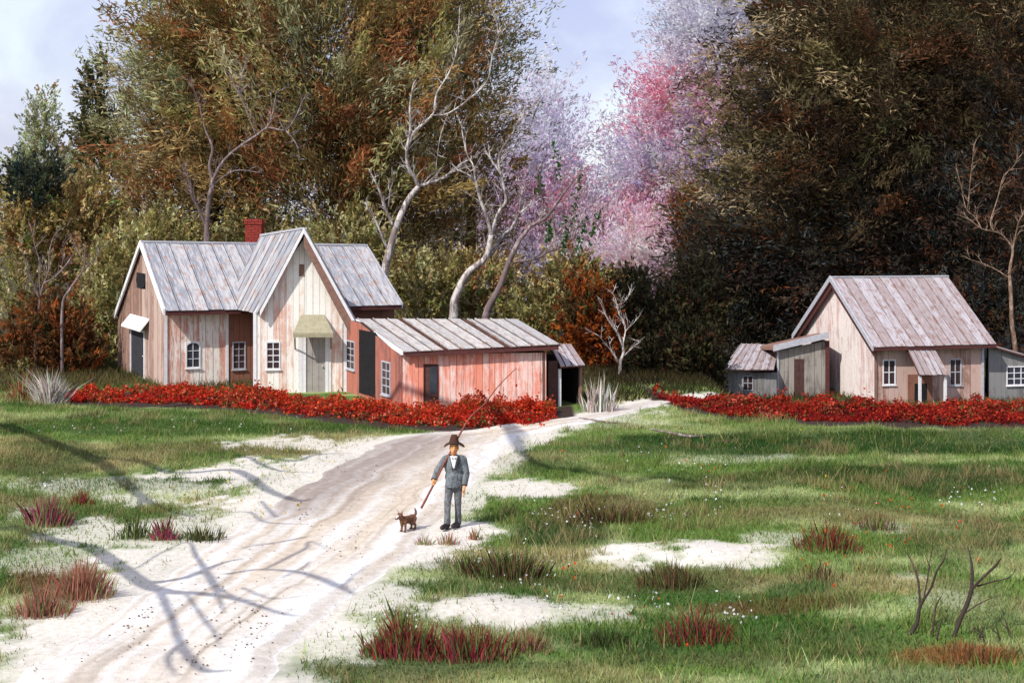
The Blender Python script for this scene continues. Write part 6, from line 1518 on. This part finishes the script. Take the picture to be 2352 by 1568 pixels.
# ================================================================== THE DOG
dg = G(936, 1221)
dog = empty('dog', dg, 'small brown terrier with pricked ears, white muzzle and raised tail on the sandy road edge', 'dog')
fd = Vector((-.62, -.78, 0)).normalized(); sdv = Vector((fd.y, -fd.x, 0))          # it faces the lower left
if sdv.y > 0: sdv = -sdv
def dp(f_, s_, z_): return Vector((dg.x, dg.y, dg.z + .032)) + fd * f_ + sdv * s_ + Vector((0, 0, z_))
D = MB()
D.capsule(dp(.10, 0, .205), dp(-.02, 0, .205), .072, .062); D.capsule(dp(-.02, 0, .205), dp(-.14, 0, .215), .060, .062)
D.capsule(dp(.13, 0, .225), dp(.20, 0, .285), .052, .044)
D.ell(dp(.215, 0, .305), (.052, .052, .050)); D.capsule(dp(.235, 0, .295), dp(.305, 0, .270), .032, .021)
for s in (-1, 1):
    D.capsule(dp(.115, s * .045, .19), dp(.105, s * .045, .10), .032, .020); D.capsule(dp(.105, s * .045, .10), dp(.112, s * .045, .02), .019, .017); D.capsule(dp(.112, s * .045, .014), dp(.14, s * .045, .012), .018, .015)
    D.capsule(dp(-.14, s * .045, .20), dp(-.115, s * .048, .125), .045, .028); D.capsule(dp(-.115, s * .048, .125), dp(-.165, s * .047, .075), .026, .018); D.capsule(dp(-.165, s * .047, .075), dp(-.155, s * .047, .018), .017, .016); D.capsule(dp(-.155, s * .047, .014), dp(-.125, s * .047, .012), .018, .015)
p_, r_ = smoothpath([dp(-.19, 0, .235), dp(-.225, 0, .275), dp(-.225, 0, .33), dp(-.195, 0, .375)], [.022, .019, .016, .010], 4)
D.tube(p_, r_, 8)
dbody = remesh('body', D, .005, M['dog'], dog, 2)
rng = np.random.default_rng(9)
nvx = len(dbody.data.vertices); co = np.empty(nvx * 3, np.float32); dbody.data.vertices.foreach_get('co', co); co = co.reshape(-1, 3)
no = np.array([v.normal[:] for v in dbody.data.vertices]); pick = rng.choice(nvx, min(nvx, 3500), replace=False)
p0 = co[pick] + np.array(ORG[dog.name]); d0 = nrm(no[pick] * .6 + np.array([.25, .25, -.45]) + .3 * rng.normal(size=(len(pick), 3))); s0_ = nrm(np.cross(d0, rng.normal(size=d0.shape))) * .0035
ln = (.010 + .016 * rng.uniform(0, 1, len(pick)))[:, None]
tag(build('fur', np.stack([p0 - s0_, p0 + s0_, p0 + d0 * ln], 1).reshape(-1, 3), np.arange(3 * len(pick)).reshape(-1, 3), M['dog'], dog), kind='stuff')
for s in (-1, 1):
    b1, b2, b3, t_ = dp(.215, s * .028, .335), dp(.19, s * .055, .325), dp(.195, s * .030, .34), dp(.20, s * .062, .415)
    MB().add([b1, b2, b3, t_], [(0, 1, 3), (1, 2, 3), (2, 0, 3), (0, 2, 1)]).make('ear', M['dog'], dog)
    MB().ell(dp(.255, s * .026, .318), (.009, .009, .009), 8, 6).make('eye', M['eye'], dog, smooth=True)
MB().capsule(dp(.262, 0, .305), dp(.312, 0, .273), .024, .0165, 10).make('white_muzzle', M['dog_white'], dog, smooth=True)
MB().ell(dp(.330, 0, .277), (.013, .013, .010), 8, 6).make('nose', M['eye'], dog, smooth=True)
MB().ell(dp(.165, 0, .195), (.035, .035, .055), 10, 8).make('tan_chest', M['dog_tan'], dog, smooth=True)
